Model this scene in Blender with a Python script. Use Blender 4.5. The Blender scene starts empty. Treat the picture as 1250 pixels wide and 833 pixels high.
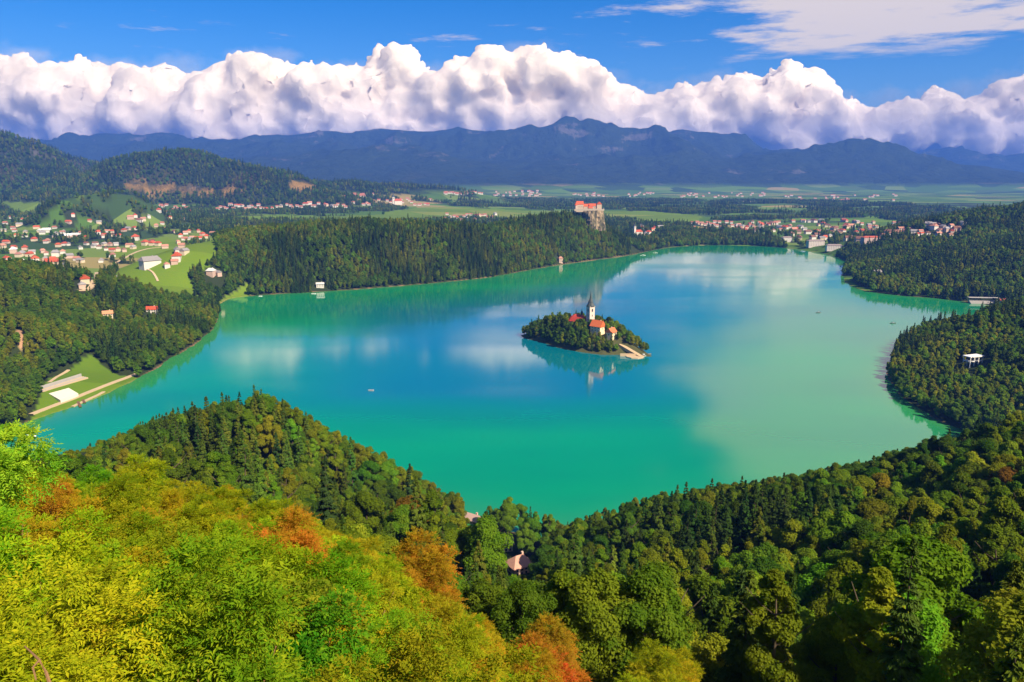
import bpy, bmesh, math
import numpy as np
from mathutils import Vector, Matrix

rng = np.random.default_rng(11)
R = math.radians
scene = bpy.context.scene
COL = scene.collection

# ------------------------------------------------------------------ camera
F, CX, CY, HZ = 950.0, 625.0, 416.5, 214.0           # photo is 1250 x 833
CAMZ = 200.0
PITCH = math.atan((CY - HZ) / F)
cam_d = bpy.data.cameras.new('camera')
cam = bpy.data.objects.new('camera', cam_d); COL.objects.link(cam)
cam.location = (0, 0, CAMZ)
cam.rotation_euler = (R(90) - PITCH, 0, 0)
cam_d.sensor_width = 36.0
cam_d.lens = 36.0 * F / 1250.0
cam_d.clip_start = 0.3
cam_d.clip_end = 120000
scene.camera = cam

# ------------------------------------------------------------------ light
SUN_AZ, SUN_EL = R(134), R(42)                         # clockwise from +Y
sky_w = bpy.data.worlds.new('World'); scene.world = sky_w
sky_w.use_nodes = True
wn, wl = sky_w.node_tree.nodes, sky_w.node_tree.links
wn.clear()
w_out = wn.new('ShaderNodeOutputWorld'); w_bg = wn.new('ShaderNodeBackground')
w_sky = wn.new('ShaderNodeTexSky'); w_sky.sky_type = 'NISHITA'; w_sky.sun_disc = False
w_sky.sun_elevation = SUN_EL; w_sky.sun_rotation = SUN_AZ
w_sky.altitude = 700; w_sky.air_density = 1.0; w_sky.dust_density = 0.3; w_sky.ozone_density = 3.0
w_bg.inputs['Strength'].default_value = 0.084
SKY_STRENGTH = w_bg.inputs['Strength']
sun_d = bpy.data.lights.new('sun', 'SUN'); sun_d.energy = 5.0; sun_d.angle = R(0.6); sun_d.color = (1.0, 0.87, 0.68)
sun = bpy.data.objects.new('sun', sun_d); COL.objects.link(sun)
SUN_DIR = Vector((math.sin(SUN_AZ) * math.cos(SUN_EL), math.cos(SUN_AZ) * math.cos(SUN_EL), math.sin(SUN_EL)))
sun.rotation_euler = SUN_DIR.to_track_quat('Z', 'Y').to_euler()
sun.location = (600, -300, 900)
vs = scene.view_settings
vs.view_transform = 'Standard'; vs.look = 'None'; vs.gamma = 1.0; vs.exposure = 0.95; vs.use_curve_mapping = False
scene.render.engine = 'CYCLES'
cy = scene.cycles
cy.max_bounces = 6; cy.diffuse_bounces = 3; cy.glossy_bounces = 2; cy.transmission_bounces = 3
cy.transparent_max_bounces = 8; cy.volume_bounces = 0
cy.use_denoising = True
cy.caustics_reflective = False; cy.caustics_refractive = False
HAZE_DENSITY = 6.6e-5
HAZE_COLOR = (0.10, 0.28, 0.98)

# ------------------------------------------------------------------ node helpers
def N(nt, typ, **kw):
    n = nt.nodes.new(typ)
    for k, v in kw.items():
        if k == 'op': n.operation = v
        else: setattr(n, k, v)
    return n
def setin(nt, n, i, v):
    s = n.inputs[i]
    if hasattr(v, 'is_output') or isinstance(v, bpy.types.NodeSocket): nt.links.new(v, s)
    else: s.default_value = v
def math_(nt, op, a, b=None, c=None, clamp=False):
    n = N(nt, 'ShaderNodeMath', op=op); n.use_clamp = clamp
    setin(nt, n, 0, a)
    if b is not None: setin(nt, n, 1, b)
    if c is not None: setin(nt, n, 2, c)
    return n.outputs[0]
def vmath(nt, op, a, b=None, scale=None):
    n = N(nt, 'ShaderNodeVectorMath', op=op)
    setin(nt, n, 0, a)
    if b is not None: setin(nt, n, 1, b)
    if scale is not None: setin(nt, n, 3, scale)
    return n.outputs[1] if op in ('LENGTH', 'DOT_PRODUCT', 'DISTANCE') else n.outputs[0]
def mixc(nt, f, a, b, blend='MIX'):
    n = N(nt, 'ShaderNodeMix'); n.data_type = 'RGBA'; n.blend_type = blend
    setin(nt, n, 0, f)
    for i, v in ((6, a), (7, b)):
        if isinstance(v, (tuple, list)): n.inputs[i].default_value = (*v[:3], 1)
        else: nt.links.new(v, n.inputs[i])
    return n.outputs[2]
def smooth_(nt, v, lo, hi):
    n = N(nt, 'ShaderNodeMapRange'); n.interpolation_type = 'SMOOTHSTEP'
    setin(nt, n, 0, v); n.inputs[1].default_value = lo; n.inputs[2].default_value = hi
    return n.outputs[0]
def noise(nt, vec, scale, detail=4, rough=0.55, dims='3D'):
    n = N(nt, 'ShaderNodeTexNoise'); n.noise_dimensions = dims
    if vec is not None: nt.links.new(vec, n.inputs['Vector'])
    n.inputs['Scale'].default_value = scale; n.inputs['Detail'].default_value = detail; n.inputs['Roughness'].default_value = rough
    return n.outputs[0]
def new_mat(name):
    m = bpy.data.materials.new(name); m.use_nodes = True
    m.node_tree.nodes.clear()
    return m, m.node_tree
def out_surf(nt, s):
    o = N(nt, 'ShaderNodeOutputMaterial'); nt.links.new(s, o.inputs['Surface']); return o
def principled(nt, color, rough=0.8, spec=0.3, metal=0.0):
    p = N(nt, 'ShaderNodeBsdfPrincipled')
    if isinstance(color, (tuple, list)): p.inputs['Base Color'].default_value = (*color[:3], 1)
    else: nt.links.new(color, p.inputs['Base Color'])
    setin(nt, p, 'Roughness', rough); p.inputs['Specular IOR Level'].default_value = spec; p.inputs['Metallic'].default_value = metal
    return p
def bump(nt, p, h, strength, dist):
    b = N(nt, 'ShaderNodeBump'); setin(nt, b, 'Height', h); b.inputs['Strength'].default_value = strength; b.inputs['Distance'].default_value = dist
    nt.links.new(b.outputs[0], p.inputs['Normal'])

# ------------------------------------------------------------------ sky: thin high cloud in the world, plus unseen patches added for lake reflections
def build_sky():
    nt = sky_w.node_tree
    tc = N(nt, 'ShaderNodeTexCoord'); d = tc.outputs['Generated']
    sep = N(nt, 'ShaderNodeSeparateXYZ'); nt.links.new(d, sep.inputs[0])
    x, y, z = sep.outputs
    zc = math_(nt, 'MAXIMUM', z, 0.02)
    cmb = N(nt, 'ShaderNodeCombineXYZ')
    setin(nt, cmb, 0, math_(nt, 'DIVIDE', x, zc)); setin(nt, cmb, 1, math_(nt, 'DIVIDE', y, zc))
    n1 = noise(nt, cmb.outputs[0], 1.1, 10, 0.64)
    n2 = noise(nt, cmb.outputs[0], 0.22, 3, 0.5)
    az = math_(nt, 'DIVIDE', x, math_(nt, 'MAXIMUM', y, 0.05))      # tangent of the bearing
    right = smooth_(nt, az, 0.10, 0.42)
    up = smooth_(nt, math_(nt, 'ADD', z, math_(nt, 'MULTIPLY', math_(nt, 'SUBTRACT', n1, .5), .06)), 0.128, 0.150)
    dens = math_(nt, 'ADD', math_(nt, 'MULTIPLY', n1, 0.75), math_(nt, 'MULTIPLY', n2, 0.45))
    dens = math_(nt, 'ADD', dens, math_(nt, 'MULTIPLY', right, math_(nt, 'SUBTRACT', math_(nt, 'ADD', 0.20, math_(nt, 'MULTIPLY', smooth_(nt, z, .18, .27), 0.13)), math_(nt, 'MULTIPLY', smooth_(nt, z, .29, .44), 0.23))))
    m = smooth_(nt, dens, 0.66, 0.80)
    m = math_(nt, 'MULTIPLY', m, up)
    cz = N(nt, 'ShaderNodeCombineXYZ'); setin(nt, cz, 0, math_(nt, 'MULTIPLY', az, 16.0)); setin(nt, cz, 1, math_(nt, 'MULTIPLY', z, 9.0))
    nz = noise(nt, cz.outputs[0], 1.0, 6, .6)
    m2 = 0.0  # bright cloud patches above the view, added to whiten the lake's reflection
    for ca, wa, z1, am in ((-.325, .07, .234, 1.0), (-.165, .042, .230, .9), (-.005, .085, .242, 1.0), (-.5, .05, .226, .7), (-.24, .03, .222, .6)):
        pa = smooth_(nt, math_(nt, 'ABSOLUTE', math_(nt, 'SUBTRACT', math_(nt, 'ADD', az, math_(nt, 'MULTIPLY', math_(nt, 'SUBTRACT', nz, .5), .16)), ca)), wa * 1.15, wa * .25)
        zz_ = math_(nt, 'ADD', z, math_(nt, 'MULTIPLY', math_(nt, 'SUBTRACT', nz, .5), .09))
        pz = math_(nt, 'MULTIPLY', smooth_(nt, z, .2025, .2065), smooth_(nt, zz_, z1, z1 - .022))
        m2 = math_(nt, 'MAXIMUM', m2, math_(nt, 'MULTIPLY', math_(nt, 'MULTIPLY', pa, pz), am))
    m = math_(nt, 'MULTIPLY', m, 0.9)
    hs = N(nt, 'ShaderNodeHueSaturation'); hs.inputs['Saturation'].default_value = 1.55; hs.inputs['Value'].default_value = 0.74
    nt.links.new(w_sky.outputs[0], hs.inputs['Color'])
    blue = mixc(nt, 1.0, hs.outputs[0], (0.72, 0.88, 1.12), 'MULTIPLY')
    c = mixc(nt, m, blue, (6.4, 5.4, 4.5))
    c = mixc(nt, m2, c, (12.0, 10.6, 9.3))
    nt.links.new(c, w_bg.inputs['Color']); nt.links.new(w_bg.outputs[0], w_out.inputs['Surface'])
build_sky()

# ------------------------------------------------------------------ photo rays -> places in the world
SP, CP = math.sin(PITCH), math.cos(PITCH)
def ray(px, py):
    u, v = (px - CX) / F, (CY - py) / F
    return np.array([u, CP + v * SP, -SP + v * CP])
def at_depth(px, py, Y):
    d = ray(px, py); t = Y / d[1]
    return np.array([d[0] * t, Y, CAMZ + d[2] * t])
def on_level(px, py, z=0.0):
    d = ray(px, py); t = (z - CAMZ) / d[2]
    return np.array([d[0] * t, d[1] * t, z])
def project(p):
    p = np.asarray(p, float).reshape(-1, 3)
    yy, zz = p[:, 1], p[:, 2] - CAMZ
    dep = yy * CP - zz * SP; up = yy * SP + zz * CP
    dep = np.maximum(dep, 1e-3)
    return CX + F * p[:, 0] / dep, CY - F * up / dep, dep

# ------------------------------------------------------------------ numpy noise
def _h(ix, iy, s):
    n = (ix.astype(np.int64) * 374761393 + iy.astype(np.int64) * 668265263 + s * 1274126177) & 0x7fffffff
    n = ((n ^ (n >> 13)) * 1274126177) & 0x7fffffff
    return ((n ^ (n >> 16)) & 0xffff) / 65535.0
def vnoise(x, y, s=0):
    ix, iy = np.floor(x), np.floor(y); fx, fy = x - ix, y - iy
    fx = fx * fx * fx * (fx * (fx * 6 - 15) + 10); fy = fy * fy * fy * (fy * (fy * 6 - 15) + 10)
    a, b, c, d = _h(ix, iy, s), _h(ix + 1, iy, s), _h(ix, iy + 1, s), _h(ix + 1, iy + 1, s)
    return (a * (1 - fx) + b * fx) * (1 - fy) + (c * (1 - fx) + d * fx) * fy
def fbm(x, y, oct=4, s=0):
    v, a, t = 0.0, 0.5, 0.0
    for k in range(oct):
        v = v + a * vnoise(x * 2 ** k + 17.3 * k, y * 2 ** k - 9.1 * k, s + k); t += a; a *= 0.5
    return v / t
def ridged(x, y, oct=5, s=0):
    v, a, t = 0.0, 0.5, 0.0
    for k in range(oct):
        v = v + a * (1 - np.abs(2 * vnoise(x * 2 ** k + 5.7 * k, y * 2 ** k + 3.3 * k, s + k) - 1)); t += a; a *= 0.52
    return v / t
def _h3(ix, iy, iz, s):
    return _h(ix + iz * 131, iy + iz * 57, s)
def vnoise3(p, s=0):
    i = np.floor(p); f = p - i; f = f * f * (3 - 2 * f)
    o = 0
    for dx in (0, 1):
        for dy in (0, 1):
            for dz in (0, 1):
                w = (f[:, 0] if dx else 1 - f[:, 0]) * (f[:, 1] if dy else 1 - f[:, 1]) * (f[:, 2] if dz else 1 - f[:, 2])
                o = o + w * _h3(i[:, 0] + dx, i[:, 1] + dy, i[:, 2] + dz, s)
    return o
def sstep(a, b, x):
    t = np.clip((x - a) / (b - a), 0, 1); return t * t * (3 - 2 * t)

# ------------------------------------------------------------------ lake outline
shore_px = [(0, 527), (35, 515), (70, 504), (100, 494), (140, 477), (170, 462), (200, 444), (232, 424), (256, 408), (268, 388), (266, 374), (274, 366),
            (300, 362), (340, 359), (380, 357), (430, 354), (480, 350), (530, 346), (570, 342), (610, 337), (650, 329), (700, 321), (740, 316), (775, 311), (800, 305), (830, 301), (870, 299.5),
            (910, 300), (950, 302), (985, 306), (1015, 312), (1038, 319), (1030, 329), (1027, 339), (1040, 351), (1070, 358), (1110, 362),
            (1150, 365), (1190, 370), (1236, 378), (1225, 384), (1190, 387), (1150, 396), (1112, 410), (1090, 430), (1083, 455), (1088, 470), (1105, 490), (1150, 516),
            (1185, 532), (1170, 552), (1120, 572), (1060, 590), (990, 603), (900, 618), (820, 634), (760, 648), (690, 660), (600, 645), (520, 632),
            (440, 622), (340, 612), (240, 604), (150, 592), (70, 572), (0, 556), (-60, 540)]
def chaikin(P, n=2):
    P = np.array(P)
    for _ in range(n):
        Q = np.roll(P, -1, 0)
        P = np.stack([P * .75 + Q * .25, P * .25 + Q * .75], 1).reshape(-1, P.shape[1])
    return P
LAKE = chaikin([on_level(a, b)[:2] for a, b in shore_px], 2)
def seg_dist(x, y, A, B):
    ab = B - A; L = max(ab @ ab, 1e-9)
    t = np.clip(((x - A[0]) * ab[0] + (y - A[1]) * ab[1]) / L, 0, 1)
    return np.hypot(x - A[0] - t * ab[0], y - A[1] - t * ab[1]), t
def inside(x, y, P):
    r = np.zeros(x.shape, bool)
    for A, B in zip(P, np.roll(P, -1, 0)):
        c = ((A[1] > y) != (B[1] > y)) & (x < (B[0] - A[0]) * (y - A[1]) / (B[1] - A[1] + 1e-12) + A[0])
        r ^= c
    return r
def poly_sd(x, y, P):
    d = np.full(x.shape, 1e9)
    for A, B in zip(P, np.roll(P, -1, 0)):
        d = np.minimum(d, seg_dist(x, y, A, B)[0])
    return np.where(inside(x, y, P), -d, d)              # negative on the water

# ------------------------------------------------------------------ hills as ridge lines (pixel of the tree line, distance, tree height)
def ridge(pts, w, tree=17.0, front=None):
    P = []
    for px, py, D in pts:
        q = at_depth(px, py, D); P.append((q[0], q[1], max(q[2] - tree, 3.0)))
    return (np.array(P), w)
RIDGES = [
    ridge([(255, 296, 1430), (300, 286, 1490), (380, 277, 1540), (450, 272, 1580), (520, 276, 1640), (590, 279, 1720), (640, 270, 1820), (690, 262, 1960), (722, 264, 1990), (745, 284, 2010), (785, 300, 2080)], 250),
    ridge([(1040, 330, 1640), (1080, 316, 1720), (1110, 303, 1800), (1180, 282, 1850), (1215, 268, 1880), (1250, 258, 1900), (1330, 244, 1900), (1450, 235, 1850)], 480),
    ridge([(1300, 300, 1500), (1500, 260, 1500)], 420),
    ridge([(1118, 402, 830), (1150, 393, 850), (1200, 384, 860), (1250, 379, 860), (1330, 370, 820), (1450, 370, 800)], 150, 15),
    ridge([(1180, 440, 730), (1250, 430, 720), (1400, 420, 700)], 170, 15),
    ridge([(-250, 300, 900), (-100, 318, 940), (0, 330, 1000), (60, 338, 1040), (110, 352, 1080), (170, 362, 1150), (235, 368, 1200)], 260),
    ridge([(-250, 400, 700), (-60, 400, 760), (20, 395, 830)], 230),
    # wooded hills behind the village
    ridge([(70, 240, 3600), (100, 220, 3900), (150, 199, 4050), (200, 184, 4150), (240, 189, 4150), (290, 204, 4100), (340, 218, 4000), (370, 236, 3900)], 470, 26),
    ridge([(-260, 160, 4300), (-100, 165, 4300), (0, 175, 4300), (28, 186, 4300), (50, 208, 4200), (66, 234, 4000)], 540, 26),
    ridge([(20, 200, 5200), (60, 190, 5300), (95, 200, 5300), (130, 215, 5200)], 600, 26),
    ridge([(380, 236, 4500), (430, 234, 4700), (480, 236, 4900), (530, 239, 5000)], 700, 0),
    # low wooded rise left of the meadows
    ridge([(80, 255, 2500), (130, 246, 2600), (160, 249, 2600)], 160, 14),
    # mountains
    ridge([(-700, 150, 12500), (-300, 160, 12500), (-60, 166, 12500), (60, 168, 12600), (130, 166, 12600), (215, 163, 12600), (300, 167, 12700), (360, 161, 12700), (405, 155, 12600), (440, 158, 12600),
           (500, 152, 12500), (545, 146, 12400), (580, 152, 12400), (620, 158, 12400), (655, 150, 12300), (690, 136, 12200), (725, 143, 12200), (765, 144, 12200), (800, 156, 12300), (860, 158, 12400), (910, 164, 12400),
           (950, 176, 12600), (1020, 190, 12600)], 4200, 0),
    ridge([(150, 192, 9300), (260, 186, 9600), (340, 190, 9600), (420, 182, 9900), (470, 176, 10100), (530, 190, 9700), (600, 200, 9400)], 2300, 0),
    ridge([(700, 214, 9400), (800, 202, 9800), (870, 196, 9900), (930, 180, 10100), (985, 175, 10200), (1030, 176, 10200), (1068, 179, 10200), (1085, 186, 10100), (1140, 198, 9900), (1250, 214, 9600), (1330, 220, 9500)], 2000, 0),
    ridge([(960, 190, 15200), (1050, 182, 15200), (1100, 178, 15200), (1150, 173, 15200), (1195, 180, 15200), (1225, 174, 15200), (1290, 178, 15200), (1500, 168, 15000), (1800, 160, 14500)], 3000, 0),
]
def ridge_h(x, y, which=None):
    tot = np.zeros(x.shape)
    for k, (P, w) in enumerate(RIDGES):
        if which is not None and k not in which: continue
        best = np.zeros(x.shape)
        ok = (x > P[:, 0].min() - w - 50) & (x < P[:, 0].max() + w + 50) & (y > P[:, 1].min() - w - 50) & (y < P[:, 1].max() + w + 50)
        if not ok.any(): continue
        xs, ys = x[ok], y[ok]; b = np.zeros(xs.shape)
        for A, B in zip(P[:-1], P[1:]):
            d, t = seg_dist(xs, ys, A[:2], B[:2])
            s = np.clip(1 - d / w, 0, 1)
            s = s * s * (3 - 2 * s) if w < 1500 else s ** 1.25
            b = np.maximum(b, (A[2] * (1 - t) + B[2] * t) * s)
        best[ok] = b
        tot = tot + best ** 5
    return tot ** 0.2

# ------------------------------------------------------------------ the near slopes: a smooth surface through measured tree tops
near_ctrl = []
def ctl(px, py, D, tree): q = at_depth(px, py, D); near_ctrl.append((q[0], q[1], q[2] - tree))
for px, py, D in [(100, 833, 7), (330, 833, 8), (520, 833, 10.5), (-40, 740, 10), (250, 750, 12.5), (450, 750, 15), (60, 690, 16), (330, 690, 20), (470, 700, 24), (150, 640, 26), (330, 640, 32), (200, 600, 42), (560, 770, 20)]: ctl(px, py, D, 2.7)
for px, py, D in [(660, 775, 42), (830, 800, 50), (1000, 830, 52), (1150, 835, 50), (690, 820, 34)]: ctl(px, py, D, 5)
for px, py, D in [(1100, 800, 72), (900, 810, 80), (1240, 790, 66), (1240, 650, 130), (1100, 700, 112), (950, 720, 116), (800, 745, 130), (740, 700, 210), (850, 645, 225), (1000, 640, 190), (1150, 600, 215), (1240, 560, 235),
                  (1330, 520, 240), (1400, 650, 120), (950, 602, 285), (850, 612, 300), (760, 630, 340), (1060, 582, 290), (1160, 545, 300), (1230, 530, 330)]: ctl(px, py, D, 16)
for px, py, D in [(310, 482, 340), (250, 512, 345), (170, 525, 335), (110, 560, 305), (400, 545, 335), (500, 592, 355), (590, 620, 380), (560, 655, 330), (30, 570, 290), (-60, 560, 270), (-200, 520, 320), (480, 660, 250), (420, 640, 255)]: ctl(px, py, D, 17)
for px, py, D in [(365, 634, 228), (150, 636, 215), (260, 640, 215), (630, 697, 392), (578, 640, 410), (560, 720, 190), (640, 740, 170)]: ctl(px, py, D, 0)
near_ctrl += [(0, 0, 198.3), (-4, -6, 198.5), (4, -6, 198.5), (-60, 0, 196), (0, -60, 192), (50, 0, 180), (-120, 60, 180), (60, -60, 180), (120, 20, 150), (12, 22, 174), (26, 36, 158), (-300, 100, 140), (-300, -100, 150), (250, -50, 150), (300, 60, 130), (0, -300, 140), (-130, 130, 135), (-90, 120, 138)]
near_ctrl = np.array(near_ctrl)
def _tps(r2): return 0.5 * r2 * np.log(r2 + 1e-6)
def _fit(P):
    n = len(P); X = P[:, :2] / 100.0
    r2 = ((X[:, None] - X[None]) ** 2).sum(-1)
    K = _tps(r2) + np.eye(n) * 0.002
    A = np.zeros((n + 3, n + 3)); A[:n, :n] = K; A[:n, n] = 1; A[:n, n + 1:] = X; A[n, :n] = 1; A[n + 1:, :n] = X.T
    return np.linalg.solve(A, np.concatenate([P[:, 2], np.zeros(3)]))
_W = _fit(near_ctrl)
def near_h(x, y):
    X, Y = x / 100.0, y / 100.0
    v = _W[-3] + _W[-2] * X + _W[-1] * Y
    for (cx_, cy_, _), w in zip(near_ctrl, _W[:-3]):
        v = v + w * _tps((X - cx_ / 100.0) ** 2 + (Y - cy_ / 100.0) ** 2)
    return v

ISL_C = (on_level(645, 409)[:2] + on_level(786, 436)[:2]) / 2 + np.array([4, 8])
ISL_A = on_level(786, 436)[:2] - on_level(645, 409)[:2]; ISL_L = np.linalg.norm(ISL_A) / 2; ISL_A = ISL_A / np.linalg.norm(ISL_A)
LIDO_C = on_level(95, 478, 1)[:2]

def H(x, y, d=None):
    x = np.asarray(x, float); y = np.asarray(y, float)
    if d is None: d = poly_sd(x, y, LAKE)
    d = d + (fbm(x / 26, y / 26, 3, 5) - 0.5) * 9
    r = np.hypot(x, y)
    rd = ridge_h(x, y)
    sh = sstep(0, 110, d)
    plain = 6 * sstep(0, 40, d) + 9 * sstep(30, 240, d) + 16 * sstep(200, 2200, d) + 8 * (fbm(x / 500, y / 500, 3, 21) - .5) * sstep(200, 900, d)
    left = sstep(100, -500, x)
    plain = plain + left * 14 * sstep(150, 1200, d)
    big = sstep(60, 500, rd)
    mt = ridged(x / 1500, y / 1500, 6, 40)
    far = np.maximum(plain, 0) + rd * (sh * .75 + .25 * sstep(0, 40, d)) * (1 + big * (mt - 0.72) * 0.9)
    far = far + sstep(20, 120, rd) * (1 - big) * (fbm(x / 160, y / 160, 4, 9) - .5) * 26 * sh
    far = far + sstep(60, 250, rd) * (ridged(x / 420, y / 420, 4, 77) - .6) * 70 * (1 - sstep(9000, 12000, r) * .0)
    pxx = CX + F * x / np.maximum(y, 1) 
    ceil_ = 835 + 24 * (fbm(x / 900, y / 900, 3, 15) - .5)
    for c_, w_, h_ in ((690, 20, 215), (722, 24, 190), (764, 28, 200), (803, 24, 120), (560, 20, 80), (645, 16, 60), (470, 26, 60), (400, 22, 35), (215, 22, 30)): ceil_ = np.maximum(ceil_, 835 + h_ * np.exp(-np.abs((pxx - c_) / w_) ** 1.4))
    ceil_ = np.minimum(ceil_, 1070) + 85 * (ridged(x / 520, y / 520, 5, 33) - .62)
    kk = 14.0
    far = np.where(y > 8000, np.minimum(far, ceil_) - kk * np.log1p(np.exp(-np.abs(far - ceil_) / kk)), far)
    lid = sstep(95, 45, np.hypot((x - LIDO_C[0]) * .62, y - LIDO_C[1] - 6))
    far = far * (1 - lid) + lid * np.minimum(np.maximum(d, 0) * 0.10, 5.5)
    nr = near_h(x, y) * sstep(-5, 70, d) + (fbm(x / 30, y / 30, 3, 3) - .5) * 5 * sstep(15, 90, r) * sstep(0, 60, d)
    w = 1 - sstep(420, 620, r)
    h = far * (1 - w) + np.maximum(nr, 0) * w
    h = np.maximum(h, np.clip(d, 0, 6) * 0.16)
    return np.where(d > 0, h, np.maximum(d * 0.35, -9) - 0.02)
def ground(px, py, lift=0.0, dmin=150.0, dmax=9000):
    D = np.geomspace(dmin, dmax, 900)
    dv = ray(px, py); t = D / dv[1]
    X, Y, Z = dv[0] * t, dv[1] * t, CAMZ + dv[2] * t
    hit = np.nonzero(H(X, Y) >= Z - lift)[0]
    k = hit[0] if len(hit) else len(D) - 1
    return np.array([X[k], Y[k], float(H(X[k:k + 1], Y[k:k + 1])[0])])
def Hp(x, y): return float(H(np.array([x]), np.array([y]))[0])

# ------------------------------------------------------------------ object helpers
def tag(o, label=None, cat=None, group=None, kind=None):
    if label: o['label'] = label
    if cat: o['category'] = cat
    if group: o['group'] = group
    if kind: o['kind'] = kind
    return o
def empty(name, loc, rz=0.0, s=1.0):
    o = bpy.data.objects.new(name, None); COL.objects.link(o)
    o.location = loc; o.rotation_euler = (0, 0, rz); o.scale = (s, s, s); o.empty_display_size = 0.5
    return o
def mesh_np(name, V, faces, mat=None, smooth=False, attrs=None):
    me = bpy.data.meshes.new(name)
    V = np.ascontiguousarray(V, np.float32); faces = np.ascontiguousarray(faces, np.int32)
    k = faces.shape[1]
    me.vertices.add(len(V)); me.vertices.foreach_set('co', V.ravel())
    me.loops.add(faces.size); me.loops.foreach_set('vertex_index', faces.ravel())
    me.polygons.add(len(faces)); me.polygons.foreach_set('loop_start', np.arange(0, faces.size, k, dtype=np.int32))
    me.polygons.foreach_set('use_smooth', np.full(len(faces), smooth, bool))
    for nm, (dom, typ, arr) in (attrs or {}).items():
        a = me.attributes.new(nm, typ, dom)
        a.data.foreach_set('color' if 'COLOR' in typ else ('vector' if typ == 'FLOAT_VECTOR' else 'value'), np.ascontiguousarray(arr).ravel())
    me.update(calc_edges=True); me.validate(clean_customdata=False)
    if mat: me.materials.append(mat)
    return me
def put(name, me, parent=None, loc=None, linked=True):
    o = bpy.data.objects.new(name, me)
    if linked: COL.objects.link(o)
    if parent is not None: o.parent = parent
    if loc is not None: o.location = loc
    return o
class MB:
    """collects boxes, prisms and tubes, then links them as one mesh object"""
    def __init__(s): s.v, s.f = [], []
    def add(s, V, Fs):
        b = len(s.v); s.v += [tuple(map(float, p)) for p in V]; s.f += [tuple(i + b for i in q) for q in Fs]; return s
    def box(s, c, size, rz=0.0):
        hx, hy, hz = [q / 2 for q in size]; ca, sa = math.cos(rz), math.sin(rz)
        P = [(x, y, z) for z in (-hz, hz) for x, y in ((-hx, -hy), (hx, -hy), (hx, hy), (-hx, hy))]
        P = [(c[0] + x * ca - y * sa, c[1] + x * sa + y * ca, c[2] + z) for x, y, z in P]
        return s.add(P, [(3, 2, 1, 0), (4, 5, 6, 7), (0, 1, 5, 4), (1, 2, 6, 5), (2, 3, 7, 6), (3, 0, 4, 7)])
    def lathe(s, prof, n=12, c=(0, 0, 0), rot=0.0):
        V = []
        for r, z in prof:
            for k in range(n):
                a = 2 * math.pi * k / n + rot; V.append((c[0] + r * math.cos(a), c[1] + r * math.sin(a), c[2] + z))
        Fs = [(i * n + k, i * n + (k + 1) % n, (i + 1) * n + (k + 1) % n, (i + 1) * n + k) for i in range(len(prof) - 1) for k in range(n)]
        Fs += [tuple(range(n - 1, -1, -1)), tuple((len(prof) - 1) * n + k for k in range(n))]
        return s.add(V, Fs)
    def tube(s, pts, rad, n=6):
        pts = [Vector(p) for p in pts]; V = []
        for i, p in enumerate(pts):
            t = (pts[min(i + 1, len(pts) - 1)] - pts[max(i - 1, 0)]).normalized()
            a = t.orthogonal().normalized(); b = t.cross(a)
            r = rad[i] if isinstance(rad, (list, tuple)) else rad
            V += [p + (a * math.cos(2 * math.pi * k / n) + b * math.sin(2 * math.pi * k / n)) * r for k in range(n)]
        Fs = [(i * n + k, i * n + (k + 1) % n, (i + 1) * n + (k + 1) % n, (i + 1) * n + k) for i in range(len(pts) - 1) for k in range(n)]
        Fs += [tuple(range(n - 1, -1, -1)), tuple((len(pts) - 1) * n + k for k in range(n))]
        return s.add(V, Fs)
    def gable(s, L, W, z0, h, over=0.5, c=(0, 0), hip=0.0, thick=0.25):
        """pitched roof, ridge along x; hip > 0 pulls the ridge ends in"""
        a, b = L / 2 + over, W / 2 + over
        k = max(a - hip, 0.01)
        P = [(-a, -b, z0), (a, -b, z0), (a, b, z0), (-a, b, z0), (-k, 0, z0 + h), (k, 0, z0 + h)]
        P += [(x, y, z - thick) for x, y, z in P[:4]]
        P = [(x + c[0], y + c[1], z) for x, y, z in P]
        return s.add(P, [(0, 1, 5, 4), (2, 3, 4, 5), (1, 2, 5), (3, 0, 4), (6, 7, 1, 0), (7, 8, 2, 1), (8, 9, 3, 2), (9, 6, 0, 3), (9, 8, 7, 6)])
    def mesh(s, name, mat):
        me = bpy.data.meshes.new(name); me.from_pydata(s.v, [], s.f); me.update()
        if mat: me.materials.append(mat)
        return me
    def build(s, name, mat, parent=None, loc=None):
        return put(name, s.mesh(name, mat), parent, loc)

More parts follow.
